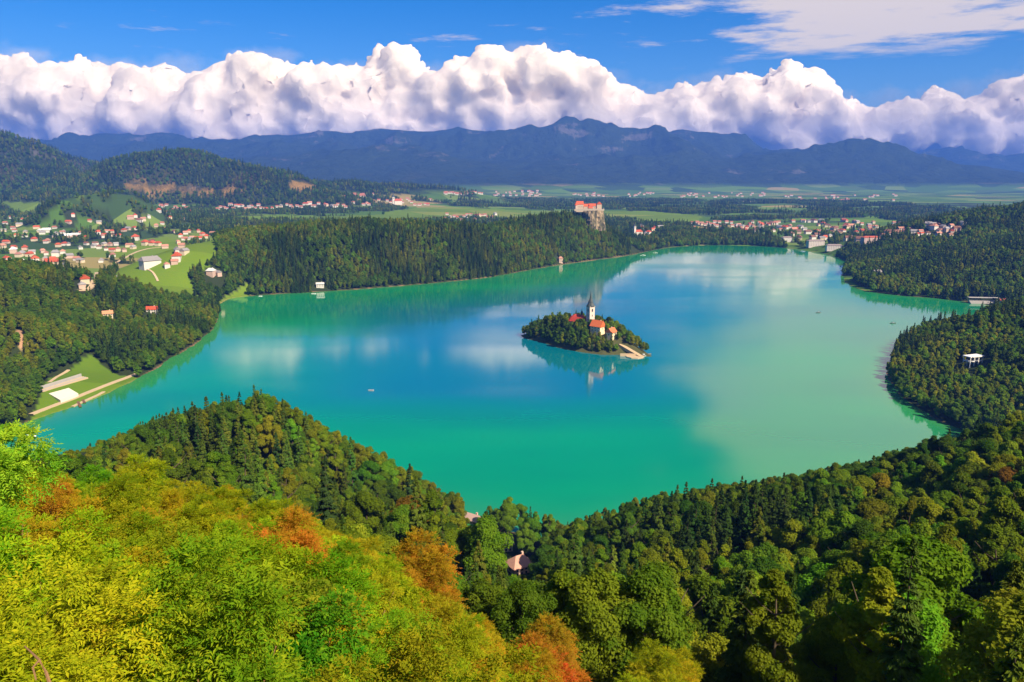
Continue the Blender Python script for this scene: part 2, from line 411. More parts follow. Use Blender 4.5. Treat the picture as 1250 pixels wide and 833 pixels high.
# ------------------------------------------------------------------ materials
def simple(name, color, rough=0.8, spec=0.25, var=0.12, scale=1.0, bumps=0.0, obj_color=False):
    m, nt = new_mat(name)
    tc = N(nt, 'ShaderNodeTexCoord')
    n = noise(nt, tc.outputs['Object'], scale, 5, 0.6)
    if obj_color:
        oi = N(nt, 'ShaderNodeObjectInfo'); base = oi.outputs['Color']
    else:
        rgb = N(nt, 'ShaderNodeRGB'); rgb.outputs[0].default_value = (*color, 1); base = rgb.outputs[0]
    f = math_(nt, 'ADD', math_(nt, 'MULTIPLY', n, 2 * var), 1 - var)
    c = vmath(nt, 'SCALE', base, scale=f)
    p = principled(nt, c, rough, spec)
    if bumps: bump(nt, p, n, bumps, 0.1)
    out_surf(nt, p.outputs[0]); return m
def leaf_mat(name, transl=0.35, rnd=0.25, tintamp=0.55, color=None, hueamp=-0.04):
    m, nt = new_mat(name)
    oi = N(nt, 'ShaderNodeObjectInfo'); ocol = oi.outputs['Color']
    if color is not None:
        rgb = N(nt, 'ShaderNodeRGB'); rgb.outputs[0].default_value = (*color, 1); ocol = rgb.outputs[0]
    at = N(nt, 'ShaderNodeAttribute'); at.attribute_name = 'tint'
    t = at.outputs['Fac']
    f = math_(nt, 'ADD', math_(nt, 'MULTIPLY', t, tintamp), 1 - tintamp / 2)
    f = math_(nt, 'MULTIPLY', f, math_(nt, 'ADD', math_(nt, 'MULTIPLY', oi.outputs['Random'], rnd * 2), 1 - rnd))
    hs = N(nt, 'ShaderNodeHueSaturation')
    nt.links.new(ocol, hs.inputs['Color'])
    h = math_(nt, 'ADD', 0.505, math_(nt, 'MULTIPLY', math_(nt, 'SUBTRACT', t, 0.5), hueamp))
    h = math_(nt, 'ADD', h, math_(nt, 'MULTIPLY', math_(nt, 'SUBTRACT', math_(nt, 'FRACT', math_(nt, 'MULTIPLY', oi.outputs['Random'], 7.31)), 0.5), 0.035))
    setin(nt, hs, 'Hue', h); setin(nt, hs, 'Value', f)
    df = N(nt, 'ShaderNodeBsdfDiffuse'); tr = N(nt, 'ShaderNodeBsdfTranslucent')
    nt.links.new(hs.outputs[0], df.inputs['Color'])
    tcol = mixc(nt, 1.0, hs.outputs[0], (1.15, 1.1, 0.5), 'MULTIPLY')
    nt.links.new(tcol, tr.inputs['Color'])
    mx = N(nt, 'ShaderNodeMixShader'); mx.inputs[0].default_value = transl
    nt.links.new(df.outputs[0], mx.inputs[1]); nt.links.new(tr.outputs[0], mx.inputs[2])
    out_surf(nt, mx.outputs[0]); return m
M_LEAF = leaf_mat('broad leaves', 0.44)
M_NEEDLE = leaf_mat('conifer needles', 0.12, 0.22, 0.6)
M_BUSH = leaf_mat('bush leaves', 0.40, 0.14, 0.75, hueamp=-0.095)
M_BARK = simple('bark', (0.10, 0.075, 0.05), 0.9, 0.1, 0.3, 3.0, 0.5)
M_TWIG = simple('twig bark', (0.26, 0.14, 0.06), 0.8, 0.2, 0.3, 9.0)
M_ROOF = simple('roof tiles', None, 0.85, 0.15, 0.22, 0.9, 0.3, obj_color=True)
M_WALL = simple('rendered wall', None, 0.9, 0.1, 0.10, 0.5, 0.1, obj_color=True)
M_GLASS = simple('dark window', (0.03, 0.035, 0.045), 0.15, 0.5, 0.1)
M_WHITE = simple('white paint', (0.75, 0.73, 0.68), 0.6, 0.3, 0.06)
M_SLATE = simple('dark spire sheeting', (0.045, 0.055, 0.05), 0.5, 0.4, 0.25, 0.6)
M_STONE = simple('stone', (0.36, 0.31, 0.24), 0.9, 0.1, 0.3, 0.25, 0.6)
M_PATH = simple('pale gravel path', (0.48, 0.36, 0.22), 0.95, 0.05, 0.15, 0.15, 0.2)
M_COURT = simple('pale court paving', (0.70, 0.66, 0.52), 0.9, 0.1, 0.05, 0.2)
M_GREYC = simple('grey concrete', (0.36, 0.34, 0.31), 0.9, 0.1, 0.15, 0.3)
M_WOOD = simple('weathered wood', (0.16, 0.09, 0.05), 0.8, 0.2, 0.25, 2.0)
M_HULL = simple('boat hull paint', None, 0.5, 0.4, 0.1, 1.0, obj_color=True)

# ------------------------------------------------------------------ terrain
MEADOWS_PX = [  # outlines of open meadow in the photo, at about 25 m over the lake
    [(133, 352), (150, 325), (172, 308), (215, 306), (262, 320), (268, 335), (232, 340), (220, 358), (190, 362), (160, 362)],
    [(196, 345), (228, 338), (250, 352), (275, 342), (305, 336), (298, 350), (240, 356)],
    [(0, 262), (20, 249), (70, 250), (62, 262), (30, 268)],
    [(34, 268), (70, 263), (110, 263), (165, 266), (170, 274), (100, 280), (40, 276)],
    [(270, 268), (330, 266), (400, 267), (468, 265), (470, 274), (400, 273), (300, 273)],
    [(470, 262), (520, 256), (600, 256), (700, 259), (700, 263), (610, 268), (560, 262), (500, 274), (468, 275)],
    [(735, 257), (790, 257), (860, 262), (850, 267), (780, 266), (735, 263)],
    [(84, 340), (100, 330), (120, 345), (118, 355), (95, 356)],
    [(130, 305), (200, 290), (225, 298), (205, 305), (150, 312)],
]
MEADOWS = [np.array([on_level(a, b, 30)[:2] for a, b in P]) for P in MEADOWS_PX]
FIELDS_PX = [[(140, 228), (170, 226), (215, 229), (300, 232), (300, 236), (200, 237), (145, 235)], [(352, 226), (372, 222), (392, 230), (370, 236), (355, 234)]]
CLEAR = [np.array([at_depth(a, b, D)[:2] for a, b, D in P]) for P in (
    [(320, 640, 205), (330, 633, 232), (365, 626, 246), (395, 630, 240), (385, 640, 205)],
    [(90, 650, 190), (110, 634, 222), (190, 628, 232), (215, 632, 226), (190, 650, 190)])]
TOWN = np.array([on_level(a, b, 22)[:2] for a, b in [(955, 290), (900, 284), (840, 282), (850, 271), (962, 267), (1065, 266), (1130, 276), (1120, 288), (1095, 289), (1064, 302), (1000, 303), (975, 300)]])
VILLAGE = np.array([on_level(a, b, 27)[:2] for a, b in [(-40, 335), (-40, 270), (240, 268), (262, 320), (180, 345), (90, 335)]])
LIDO_GRASS = np.array([on_level(a, b, 2)[:2] for a, b in [(36, 514), (50, 486), (60, 466), (86, 458), (112, 449), (148, 459), (166, 458), (170, 462), (100, 496)]])
SLIDE = np.array([ground(a, b)[:2] for a, b in [(14, 408), (24, 402), (33, 416), (36, 428), (24, 430)]])

FIELDS = [np.array([ground(a, b)[:2] for a, b in P]) for P in FIELDS_PX]
def terrain():
    ang = np.concatenate([np.arange(-46, 46.001, 0.17), np.arange(50, 314, 4.0)])
    rr = np.concatenate([np.geomspace(1.2, 60, 60), np.arange(64, 400, 4.2), np.arange(400, 1000, 5), np.arange(1000, 2300, 8), np.geomspace(2300, 17000, 150)])
    a = np.radians(ang)
    X = np.outer(rr, np.sin(a)).ravel(); Y = np.outer(rr, np.cos(a)).ravel()
    d = poly_sd(X, Y, LAKE)
    Z = H(X, Y, d)
    na, nr = len(ang), len(rr)
    V = np.concatenate([np.stack([X, Y, Z], 1), [[0, 0, 198.3]]])
    i, k = np.meshgrid(np.arange(nr - 1), np.arange(na), indexing='ij')
    k2 = (k + 1) % na
    Fq = np.stack([i * na + k, i * na + k2, (i + 1) * na + k2, (i + 1) * na + k], -1).reshape(-1, 4)[:, ::-1]
    c = len(V) - 1
    k = np.arange(na)
    Ft = np.stack([np.full(na, c), (k + 1) % na, k, k], 1)
    # land cover (what grows there): r meadow, g wood floor, b bare ground
    cov = np.zeros((len(V), 4), np.float32); cov[:, 3] = 1
    wood = wood_mask(X, Y, d, Z)
    mead = np.zeros(len(X)); bare = np.zeros(len(X))
    hl = ridge_h(X, Y, {7, 8, 9, 10})
    for P in MEADOWS: mead = np.maximum(mead, inside(X, Y, P) & (hl < 45))
    for P in CLEAR + [LIDO_GRASS]: mead = np.maximum(mead, .55 * inside(X, Y, P))
    bare = np.maximum(bare, inside(X, Y, SLIDE))
    bare = np.maximum(bare, sstep(1.5, -1, d) * (d > -8) * .6)
    fld = np.zeros(len(V), np.float32)
    for P in FIELDS: fld[:-1] = np.maximum(fld[:-1], inside(X, Y, P))
    cov[:-1, 0] = mead; cov[:-1, 1] = wood; cov[:-1, 2] = bare
    Fall = np.concatenate([Fq, Ft])
    me = bpy.data.meshes.new('terrain')
    tri = [tuple(q) if q[2] != q[3] else tuple(q[:3]) for q in Ft]
    me = mesh_np('terrain', V, Fq, M_LAND, True, {'cover': ('POINT', 'FLOAT_COLOR', cov), 'field': ('POINT', 'FLOAT', fld)})
    o = put('terrain', me); tag(o, kind='structure', label='wooded hills, meadows and mountains around the lake')
    return o
def wood_mask(X, Y, d, Z=None):
    """1 where trees stand"""
    r = np.hypot(X, Y)
    rd_near = ridge_h(X, Y, {0, 1, 2, 3, 4, 5, 6, 11})
    rd_hill = ridge_h(X, Y, {7, 8, 9})
    w = np.zeros(X.shape)
    w = np.maximum(w, (r < 610) & (r > 48) & (d > -6))
    w = np.maximum(w, (rd_near > 4) & (d > -6) & (r > 500) & (r < 3000))
    w = np.maximum(w, (d > -6) & (d < 55) & (r > 500) & (r < 1500))
    n = fbm(X / 230, Y / 120, 4, 61)
    pl = (r >= 1300) & (r < 5600) & (d > 12) & (n > 0.52)
    w = np.maximum(w, pl)
    w = np.maximum(w, (d > 3) & (d < 45) & (r > 1800) & (X > 230))
    w = np.maximum(w, (rd_hill > 22 + 30 * (n - .5)) & (r > 3000) & (r < 6500))
    w = np.maximum(w, (rd_hill > 60) & (r > 3000))
    px, py, _ = project(np.stack([X, Y, np.zeros_like(X) + 100], 1))
    for P in MEADOWS: w = np.where(inside(X, Y, P) & (rd_hill < 45), 0, w)
    for P in CLEAR + FIELDS + [LIDO_GRASS, SLIDE]: w = np.where(inside(X, Y, P), 0, w)
    w = np.where(inside(X, Y, TOWN) & (vnoise(X / 22, Y / 22, 88) < .72), 0, w)
    w = np.where(inside(X, Y, VILLAGE) & (vnoise(X / 30, Y / 30, 89) < .55), 0, w)
    return w.astype(np.float32)
def land_material():
    m, nt = new_mat('land cover')
    at = N(nt, 'ShaderNodeAttribute'); at.attribute_name = 'cover'
    sep = N(nt, 'ShaderNodeSeparateColor'); nt.links.new(at.outputs['Color'], sep.inputs[0])
    geo = N(nt, 'ShaderNodeNewGeometry'); pos = geo.outputs['Position']
    sx = N(nt, 'ShaderNodeSeparateXYZ'); nt.links.new(pos, sx.inputs[0])
    nsep = N(nt, 'ShaderNodeSeparateXYZ'); nt.links.new(geo.outputs['True Normal'], nsep.inputs[0])
    # plots of farm land: cells of grass, stubble, crop
    mp = vmath(nt, 'MULTIPLY', pos, (1 / 260, 1 / 170, 0.0))
    vo = N(nt, 'ShaderNodeTexVoronoi'); vo.voronoi_dimensions = '2D'; nt.links.new(mp, vo.inputs['Vector']); vo.inputs['Scale'].default_value = 1.0
    vs_ = N(nt, 'ShaderNodeSeparateColor'); nt.links.new(vo.outputs['Color'], vs_.inputs[0])
    cr = N(nt, 'ShaderNodeValToRGB'); nt.links.new(vs_.outputs[0], cr.inputs[0]); cr.color_ramp.interpolation = 'CONSTANT'
    el = cr.color_ramp.elements
    el[0].position = 0; el[0].color = (0.065, 0.13, 0.014, 1); el[1].position = 0.35; el[1].color = (0.10, 0.18, 0.014, 1)
    for p, c in ((0.55, (0.04, 0.075, 0.02, 1)), (0.72, (0.13, 0.19, 0.03, 1)), (0.86, (0.26, 0.21, 0.07, 1)), (0.94, (0.07, 0.12, 0.02, 1))):
        e = el.new(p); e.color = c
    n_f = noise(nt, pos, 0.02, 6, 0.6); n_s = noise(nt, pos, 0.35, 4, 0.6); n_l = noise(nt, pos, 0.0016, 5, 0.6)
    mead = mixc(nt, n_f, (0.085, 0.175, 0.006), (0.15, 0.215, 0.008))
    mead = mixc(nt, 0.30, mead, cr.outputs[0]); mead = mixc(nt, math_(nt, 'MULTIPLY', smooth_(nt, noise(nt, vmath(nt, 'MULTIPLY', pos, (.05, .5, 1)), 1.0, 4, .6), .4, .7), .35), mead, (0.17, 0.19, 0.02))
    wood = mixc(nt, n_s, (0.018, 0.026, 0.010), (0.035, 0.05, 0.014))
    c = mixc(nt, sep.outputs[0], cr.outputs[0], mead)
    # mountains: forest, alpine grass, pale rock on steep faces
    n_m = noise(nt, pos, 0.009, 8, 0.65)
    mfor = mixc(nt, n_m, (0.008, 0.020, 0.010), (0.046, 0.066, 0.022))  # forest tone darkened to carry the cloud shadow over the mountains
    rk = smooth_(nt, math_(nt, 'ADD', noise(nt, vmath(nt, 'MULTIPLY', pos, (1, 1, 2.2)), 0.0017, 7, 0.66), math_(nt, 'MULTIPLY', math_(nt, 'SUBTRACT', 0.9, nsep.outputs[2]), 0.35)), 0.60, 0.70)
    mfor = mixc(nt, math_(nt, 'MULTIPLY', rk, 0.5), mfor, (0.20, 0.17, 0.15))
    hi = smooth_(nt, sx.outputs[2], 70, 130)
    fd = math_(nt, 'MULTIPLY', smooth_(nt, sx.outputs[1], 3200, 3600), hi)
    c = mixc(nt, sep.outputs[1], c, wood)
    warm = smooth_(nt, n_l, 0.56, 0.66)
    warm = math_(nt, 'MULTIPLY', warm, smooth_(nt, sx.outputs[1], 9000, 6000))
    hill = mixc(nt, math_(nt, 'MULTIPLY', warm, 0.5), mfor, (0.15, 0.10, 0.03))
    c = mixc(nt, fd, c, hill)
    fa = N(nt, 'ShaderNodeAttribute'); fa.attribute_name = 'field'
    c = mixc(nt, math_(nt, 'MULTIPLY', fa.outputs['Fac'], smooth_(nt, noise(nt, pos, 0.006, 4, .6), .35, .55)), c, (0.30, 0.18, 0.045))
    soil = mixc(nt, n_s, (0.30, 0.16, 0.09), (0.42, 0.26, 0.15))
    c = mixc(nt, sep.outputs[2], c, soil)
    p = principled(nt, c, 0.95, 0.05)
    bh = math_(nt, 'ADD', math_(nt, 'MULTIPLY', noise(nt, pos, 0.03, 8, 0.7), 1.0), math_(nt, 'MULTIPLY', noise(nt, pos, 0.004, 6, 0.6), 5.0))
    b = N(nt, 'ShaderNodeBump'); nt.links.new(bh, b.inputs['Height']); b.inputs['Strength'].default_value = 1.0; b.inputs['Distance'].default_value = 26.0
    bm = N(nt, 'ShaderNodeMix'); bm.data_type = 'VECTOR'
    setin(nt, bm, 0, fd); nt.links.new(geo.outputs['Normal'], bm.inputs[4]); nt.links.new(b.outputs[0], bm.inputs[5])
    nt.links.new(bm.outputs[1], p.inputs['Normal'])
    out_surf(nt, p.outputs[0]); return m
M_LAND = land_material()
terrain()

# ------------------------------------------------------------------ lake
def lake():
    m, nt = new_mat('lake water')
    geo = N(nt, 'ShaderNodeNewGeometry'); pos = geo.outputs['Position']
    streak = vmath(nt, 'MULTIPLY', pos, (1 / 420, 1 / 150, 1))
    n1 = noise(nt, streak, 1.0, 4, 0.5); n2 = noise(nt, vmath(nt, 'MULTIPLY', pos, (1, 1.6, 1)), 0.22, 3, 0.6)
    sh = N(nt, 'ShaderNodeAttribute'); sh.attribute_name = 'shallow'
    dp = N(nt, 'ShaderNodeAttribute'); dp.attribute_name = 'deep'
    base = mixc(nt, smooth_(nt, n1, 0.35, 0.65), (0.0, 0.20, 0.085), (0.0, 0.25, 0.085))
    dq = math_(nt, 'MULTIPLY', dp.outputs['Fac'], math_(nt, 'ADD', 0.55, math_(nt, 'MULTIPLY', n1, 0.9)), clamp=True)
    base = mixc(nt, dq, base, (0.0, 0.135, 0.185))
    base = mixc(nt, sh.outputs['Fac'], base, (0.05, 0.24, 0.06))
    p = principled(nt, base, 0.05, 0.5); p.inputs['IOR'].default_value = 1.65
    setin(nt, p, 'Roughness', math_(nt, 'ADD', 0.06, math_(nt, 'MULTIPLY', smooth_(nt, n1, 0.42, 0.72), 0.10)))
    bump(nt, p, n2, 0.025, 0.5)
    out_surf(nt, p.outputs[0])
    xs = np.arange(-1000, 1300, 14.0); ys = np.arange(330, 2350, 14.0)
    X, Y = np.meshgrid(xs, ys, indexing='ij'); x, y = X.ravel(), Y.ravel()
    d = poly_sd(x, y, LAKE)
    deep = sstep(70, 300, -d) * sstep(560, 720, y) * sstep(620, 40, x)
    shal = np.exp(-np.maximum(-d, 0) / 16.0)
    nx, ny = len(xs), len(ys)
    i, k = np.meshgrid(np.arange(nx - 1), np.arange(ny - 1), indexing='ij')
    Fq = np.stack([i * ny + k, (i + 1) * ny + k, (i + 1) * ny + k + 1, i * ny + k + 1], -1).reshape(-1, 4)
    dm = d[Fq].min(1)
    Fq = Fq[dm < 22]
    used = np.unique(Fq); mp = np.full(len(x), -1); mp[used] = np.arange(len(used))
    me = mesh_np('lake', np.stack([x, y, np.zeros_like(x)], 1)[used], mp[Fq], m, True, {'shallow': ('POINT', 'FLOAT', shal[used].astype(np.float32)), 'deep': ('POINT', 'FLOAT', deep[used].astype(np.float32))})
    tag(put('lake', me), kind='structure', label='turquoise mountain lake with smooth water')
lake()

# ------------------------------------------------------------------ haze
def haze():
    m, nt = new_mat('haze')
    v = N(nt, 'ShaderNodeVolumePrincipled')
    v.inputs['Color'].default_value = (*HAZE_COLOR, 1); v.inputs['Density'].default_value = HAZE_DENSITY; v.inputs['Anisotropy'].default_value = 0.0
    o = N(nt, 'ShaderNodeOutputMaterial'); nt.links.new(v.outputs[0], o.inputs['Volume'])
    m.cycles.homogeneous_volume = True
    b = MB().box((0, 0, (1190 - 11) / 2), (35200, 35200, 1201))
    tag(b.build('haze', m), kind='stuff', label='blue haze of the air over the valley')
haze()

# ------------------------------------------------------------------ clouds
def cloud_material():
    m, nt = new_mat('cumulus')
    geo = N(nt, 'ShaderNodeNewGeometry'); pos = geo.outputs['Position']
    p = principled(nt, (0.66, 0.575, 0.47), 1.0, 0.0)
    p.subsurface_method = 'BURLEY'
    p.inputs['Subsurface Weight'].default_value = 1.0; p.inputs['Subsurface Radius'].default_value = (1, 1, 1); p.inputs['Subsurface Scale'].default_value = 800.0
    bump(nt, p, noise(nt, pos, 0.005, 6, 0.6), 0.22, 160)
    out_surf(nt, p.outputs[0]); return m
def clouds():
    M = cloud_material()
    DC = 20500.0; S = DC / F
    top = [(-90, 75), (-40, 70), (0, 64), (25, 62), (60, 78), (100, 72), (150, 74), (200, 78), (240, 87), (262, 82), (290, 64), (320, 60), (350, 76), (380, 74), (420, 76), (452, 80), (480, 49), (500, 68), (520, 86), (545, 88), (562, 70),
           (590, 53), (612, 66), (655, 51), (682, 62), (710, 70), (738, 94), (770, 106), (800, 112), (830, 99), (868, 95), (900, 89), (945, 90), (968, 71), (990, 86), (1012, 106), (1040, 118), (1064, 134), (1100, 117), (1150, 107), (1180, 117), (1212, 107), (1250, 90), (1300, 84), (1360, 90)]
    tx = np.array([t[0] for t in top], float); ty = np.array([t[1] for t in top], float)
    r_ = np.random.default_rng(5)
    sph = []
    for x, y in top:
        r = r_.uniform(13, 21); sph.append((x, y + r, r, r_.uniform(-12, 12)))
    for k in range(420):
        x = r_.uniform(-90, 1360); t = np.interp(x, tx, ty)
        y = t + 10 + (178 - t) * r_.uniform(0.12, 1.0)
        r = min(r_.uniform(14, 40), max((y - t) * 0.95, 9))
        sph.append((x, y, r, r_.uniform(-30, 30)))
    for k in range(150):
        x = -90 + 1450 * k / 149; t = np.interp(x, tx, ty)
        for y in (t + 42, t + 70, 165): sph.append((x, max(y, t + 30), min(34, max(y - t, 20) * .8), 34))
    kids = []
    for (x, y, r, z) in sph:
        for j in range(9):
            v = r_.normal(size=3); v /= np.linalg.norm(v); v[2] = -abs(v[2]) if r_.random() < .7 else v[2]
            q = r * r_.uniform(.25, .5)
            if y + v[1] * r * .85 > 176: continue
            kids.append((x + v[0] * r * .85, y + v[1] * r * .85, q, z + v[2] * r * .85))
    kids2 = []
    for (x, y, r, z) in kids:
        for j in range(4):
            v = r_.normal(size=3); v /= np.linalg.norm(v); v[2] = -abs(v[2]) if r_.random() < .7 else v[2]
            kids2.append((x + v[0] * r * .9, y + v[1] * r * .9, r * r_.uniform(.3, .5), z + v[2] * r * .9))
    allp = sph + kids + kids2
    bm = bmesh.new(); bmesh.ops.create_icosphere(bm, subdivisions=2, radius=1)
    uv = np.array([v.co[:] for v in bm.verts]); uf = np.array([[v.index for v in f.verts] for f in bm.faces]); bm.free()
    Vs, Fs = [], []
    for i, (x, y, r, z) in enumerate(allp):
        c = at_depth(x, y, DC + z * S); Vs.append(uv * (r * S) * np.array([1.0, 1.0, 0.95]) + c); Fs.append(uf + i * len(uv))
    me = mesh_np('cloud_bank', np.concatenate(Vs), np.concatenate(Fs), M)
    o = put('cloud_bank', me)
    md = o.modifiers.new('merge', 'REMESH'); md.mode = 'VOXEL'; md.voxel_size = 40.0; md.use_smooth_shade = True
    sm = o.modifiers.new('smooth', 'SMOOTH'); sm.factor = 0.5; sm.iterations = 5
    dg = bpy.context.evaluated_depsgraph_get(); ev = o.evaluated_get(dg)
    me2 = bpy.data.meshes.new_from_object(ev); o.modifiers.clear(); o.data = me2
    n = len(me2.vertices); co = np.empty(n * 3, np.float32); me2.vertices.foreach_get('co', co); co = co.reshape(-1, 3).astype(float)
    no = np.empty(n * 3, np.float32); me2.vertices.foreach_get('normal', no); no = no.reshape(-1, 3)
    disp = np.zeros(n)
    for sc, am in ((900, 120), (420, 90), (210, 60), (105, 28)):
        q = np.abs(2 * vnoise3(co / sc + sc, int(sc)) - 1)
        disp += (0.55 - q) * am * -1
    co += no * disp[:, None]
    me2.vertices.foreach_set('co', co.astype(np.float32).ravel())
    me2.polygons.foreach_set('use_smooth', np.ones(len(me2.polygons), bool)); me2.update()
    if not me2.materials: me2.materials.append(M)
    tag(o, 'long bank of cream cumulus cloud resting on the mountain tops', kind='stuff')
clouds()

def wisps():
    m, nt = new_mat('cloud wisp')
    tc = N(nt, 'ShaderNodeTexCoord'); geo = N(nt, 'ShaderNodeNewGeometry')
    rad = vmath(nt, 'LENGTH', tc.outputs['Object'])
    n = noise(nt, vmath(nt, 'MULTIPLY', geo.outputs['Position'], (1, 1, 1.5)), 0.0016, 4, 0.62)
    dn = math_(nt, 'SUBTRACT', math_(nt, 'ADD', n, math_(nt, 'MULTIPLY', smooth_(nt, rad, 1.0, 0.2), 0.45)), 0.62)
    dn = math_(nt, 'MULTIPLY', math_(nt, 'MAXIMUM', dn, 0.0), 0.0020)
    v = N(nt, 'ShaderNodeVolumePrincipled'); v.inputs['Color'].default_value = (1, .93, .85, 1); v.inputs['Anisotropy'].default_value = -0.42; nt.links.new(dn, v.inputs['Density'])
    o = N(nt, 'ShaderNodeOutputMaterial'); nt.links.new(v.outputs[0], o.inputs['Volume'])
    m.cycles.volume_step_rate = 1.0
    bm = bmesh.new(); bmesh.ops.create_icosphere(bm, subdivisions=3, radius=1); me = bpy.data.meshes.new('cloud_wisp'); bm.to_mesh(me); bm.free(); me.materials.append(m)
    S = 19400.0 / F
    for x, y, rx, ry in [(20, 72, 75, 26), (120, 90, 90, 30), (215, 82, 80, 22), (60, 120, 110, 34), (320, 70, 70, 18), (420, 90, 60, 25), (520, 90, 50, 24), (745, 104, 60, 26), (800, 122, 80, 26), (880, 100, 70, 24), (1085, 126, 80, 28), (1180, 115, 100, 30), (1270, 100, 90, 34), (1000, 120, 70, 24), (640, 62, 60, 18), (170, 140, 120, 28), (700, 140, 120, 28), (1150, 150, 140, 26), (950, 150, 110, 24)]:
        o = put('cloud_wisp', me, loc=at_depth(x, y, 19400)); o.scale = (rx * S, 450, ry * S); tag(o, 'thin torn veil of cloud in front of the cumulus bank', kind='stuff')
wisps()

# ------------------------------------------------------------------ leaf geometry
def unit(v): return v / np.maximum(np.linalg.norm(v, axis=-1, keepdims=True), 1e-9)
def leaf_quads(C, Nn, size, aspect, tint, g, dirs=None):
    """one diamond leaf (or spray of leaves) per centre"""
    n = len(C)
    r0 = g.normal(size=(n, 3)) if dirs is None else dirs
    t = unit(r0 - Nn * (r0 * Nn).sum(1, keepdims=True)); b = np.cross(Nn, t)
    L = (size * 0.5)[:, None]; Wd = L * aspect
    V = np.stack([C - t * L, C + b * Wd - t * L * .1 + Nn * L * .12, C + t * L, C - b * Wd - t * L * .1 + Nn * L * .12], 1)
    return V.reshape(-1, 3), np.arange(4 * n).reshape(n, 4), tint
def crown_mesh(name, seed, n, leaf, w=4.2, h=11.0, z0=4.0, shape='round', mat=None):
    g = np.random.default_rng(seed)
    nb = 34
    lop = g.uniform(-.22, .22, 2) * w
    B = []
    for k in range(nb):
        u = g.uniform(0.05, 1.0) ** 0.8; a = g.uniform(0, 2 * math.pi)
        prof = math.sin(math.pi * min(max(u * .9 + .08, 0), 1)) ** 0.65
        if shape == 'oval': prof = math.sin(math.pi * (u * .86 + .1)) ** 0.8 * .8
        rr = w * prof * g.uniform(0.25, 0.92)
        B.append((rr * math.cos(a) + lop[0] * u, rr * math.sin(a) + lop[1] * u, z0 + u * h * 0.9, w * g.uniform(.19, .42) * (1.0 - .2 * u)))
    B.append((lop[0], lop[1], z0 + h * .9, w * .26))
    B = np.array(B)
    wt = B[:, 3] ** 2; wt /= wt.sum()
    k = g.choice(len(B), n, p=wt)
    dr = unit(g.normal(size=(n, 3)) + np.array([0, 0, 0.35]))
    wob = 1 + 0.28 * (vnoise3(dr * 2.3 + k[:, None] * 7.7, seed % 91) - .5) * 2
    rad = B[k, 3] * (g.uniform(0.35, 1.0, n) ** 0.4) * wob
    C = B[k, :3] + dr * rad[:, None] * np.array([1, 1, .85])
    # gather leaves in tufts
    C = C + unit(g.normal(size=(n, 3))) * leaf * .4
    out = unit(C - np.array([0, 0, z0 + h * .42]))
    Nn = unit(dr * .65 + out * .35 + g.normal(size=(n, 3)) * .42 + np.array([0, 0, .25]))
    tint = np.clip(g.uniform(0, 1, len(B))[k] * .55 + g.uniform(0, 1, n) * .45, 0, 1)
    V, Fq, t = leaf_quads(C, Nn, leaf * g.uniform(.7, 1.35, n), .62, tint, g)
    return mesh_np(name, V, Fq, mat or M_LEAF, False, {'tint': ('FACE', 'FLOAT', t.astype(np.float32))})
def spruce_mesh(name, seed, n, leaf, h=21.0, w=3.0, z0=1.5):
    g = np.random.default_rng(seed)
    wh = 20; Ls = []
    for k in range(wh):
        u = (k + g.uniform(-.2, .2)) / wh
        nbr = int(9 - 4 * u)
        for j in range(nbr):
            Ls.append((max(u, 0), g.uniform(0, 2 * math.pi), w * (1 - max(u, 0)) ** .82 * g.uniform(.7, 1.12) + .25))
    Ls = np.array(Ls)
    wt = Ls[:, 2] + .12; wt /= wt.sum()
    k = g.choice(len(Ls), n, p=wt)
    s = g.uniform(0.05, 1, n) ** .6
    a = Ls[k, 1] + g.normal(0, .16, n)
    L = Ls[k, 2] * s
    z = z0 + (h - z0) * Ls[k, 0] + .25 * L - .16 * L * L / np.maximum(w * .5, .3) - g.uniform(0, .5, n) * s * leaf * 2.2
    C = np.stack([L * np.cos(a), L * np.sin(a), z], 1)
    top = g.random(n) < .03
    C[top] = np.stack([g.normal(0, .08, top.sum()), g.normal(0, .08, top.sum()), h - g.uniform(0, 1.6, top.sum())], 1)
    rad = np.stack([np.cos(a), np.sin(a), np.zeros(n)], 1)
    Nn = unit(rad * .45 + np.array([0, 0, .75]) + g.normal(size=(n, 3)) * .38)
    dirs = rad + g.normal(size=(n, 3)) * .35 + np.array([0, 0, -.45])
    tint = np.clip(g.uniform(0, 1, len(Ls))[k] * .4 + s * .25 + g.uniform(0, 1, n) * .35, 0, 1)
    V, Fq, t = leaf_quads(C, Nn, leaf * g.uniform(.8, 1.5, n), .42, tint, g, dirs)
    return mesh_np(name, V, Fq, M_NEEDLE, False, {'tint': ('FACE', 'FLOAT', t.astype(np.float32))})
def trunk_mesh(name, seed, h, r, limbs):
    g = np.random.default_rng(seed); b = MB()
    pts = [(g.normal(0, .05) * k, g.normal(0, .05) * k, h * k / 5) for k in range(6)]
    b.tube(pts, [r * (1.25 if k == 0 else 1 - .16 * k) for k in range(6)], 7)
    for k in range(limbs):
        z = h * g.uniform(.35, .85); a = g.uniform(0, 6.28); L = h * g.uniform(.18, .3)
        b.tube([(0, 0, z), (L * .5 * math.cos(a), L * .5 * math.sin(a), z + L * .35), (L * math.cos(a), L * math.sin(a), z + L * .9)], [r * .42, r * .28, r * .1], 5)
    return b.mesh(name, M_BARK)

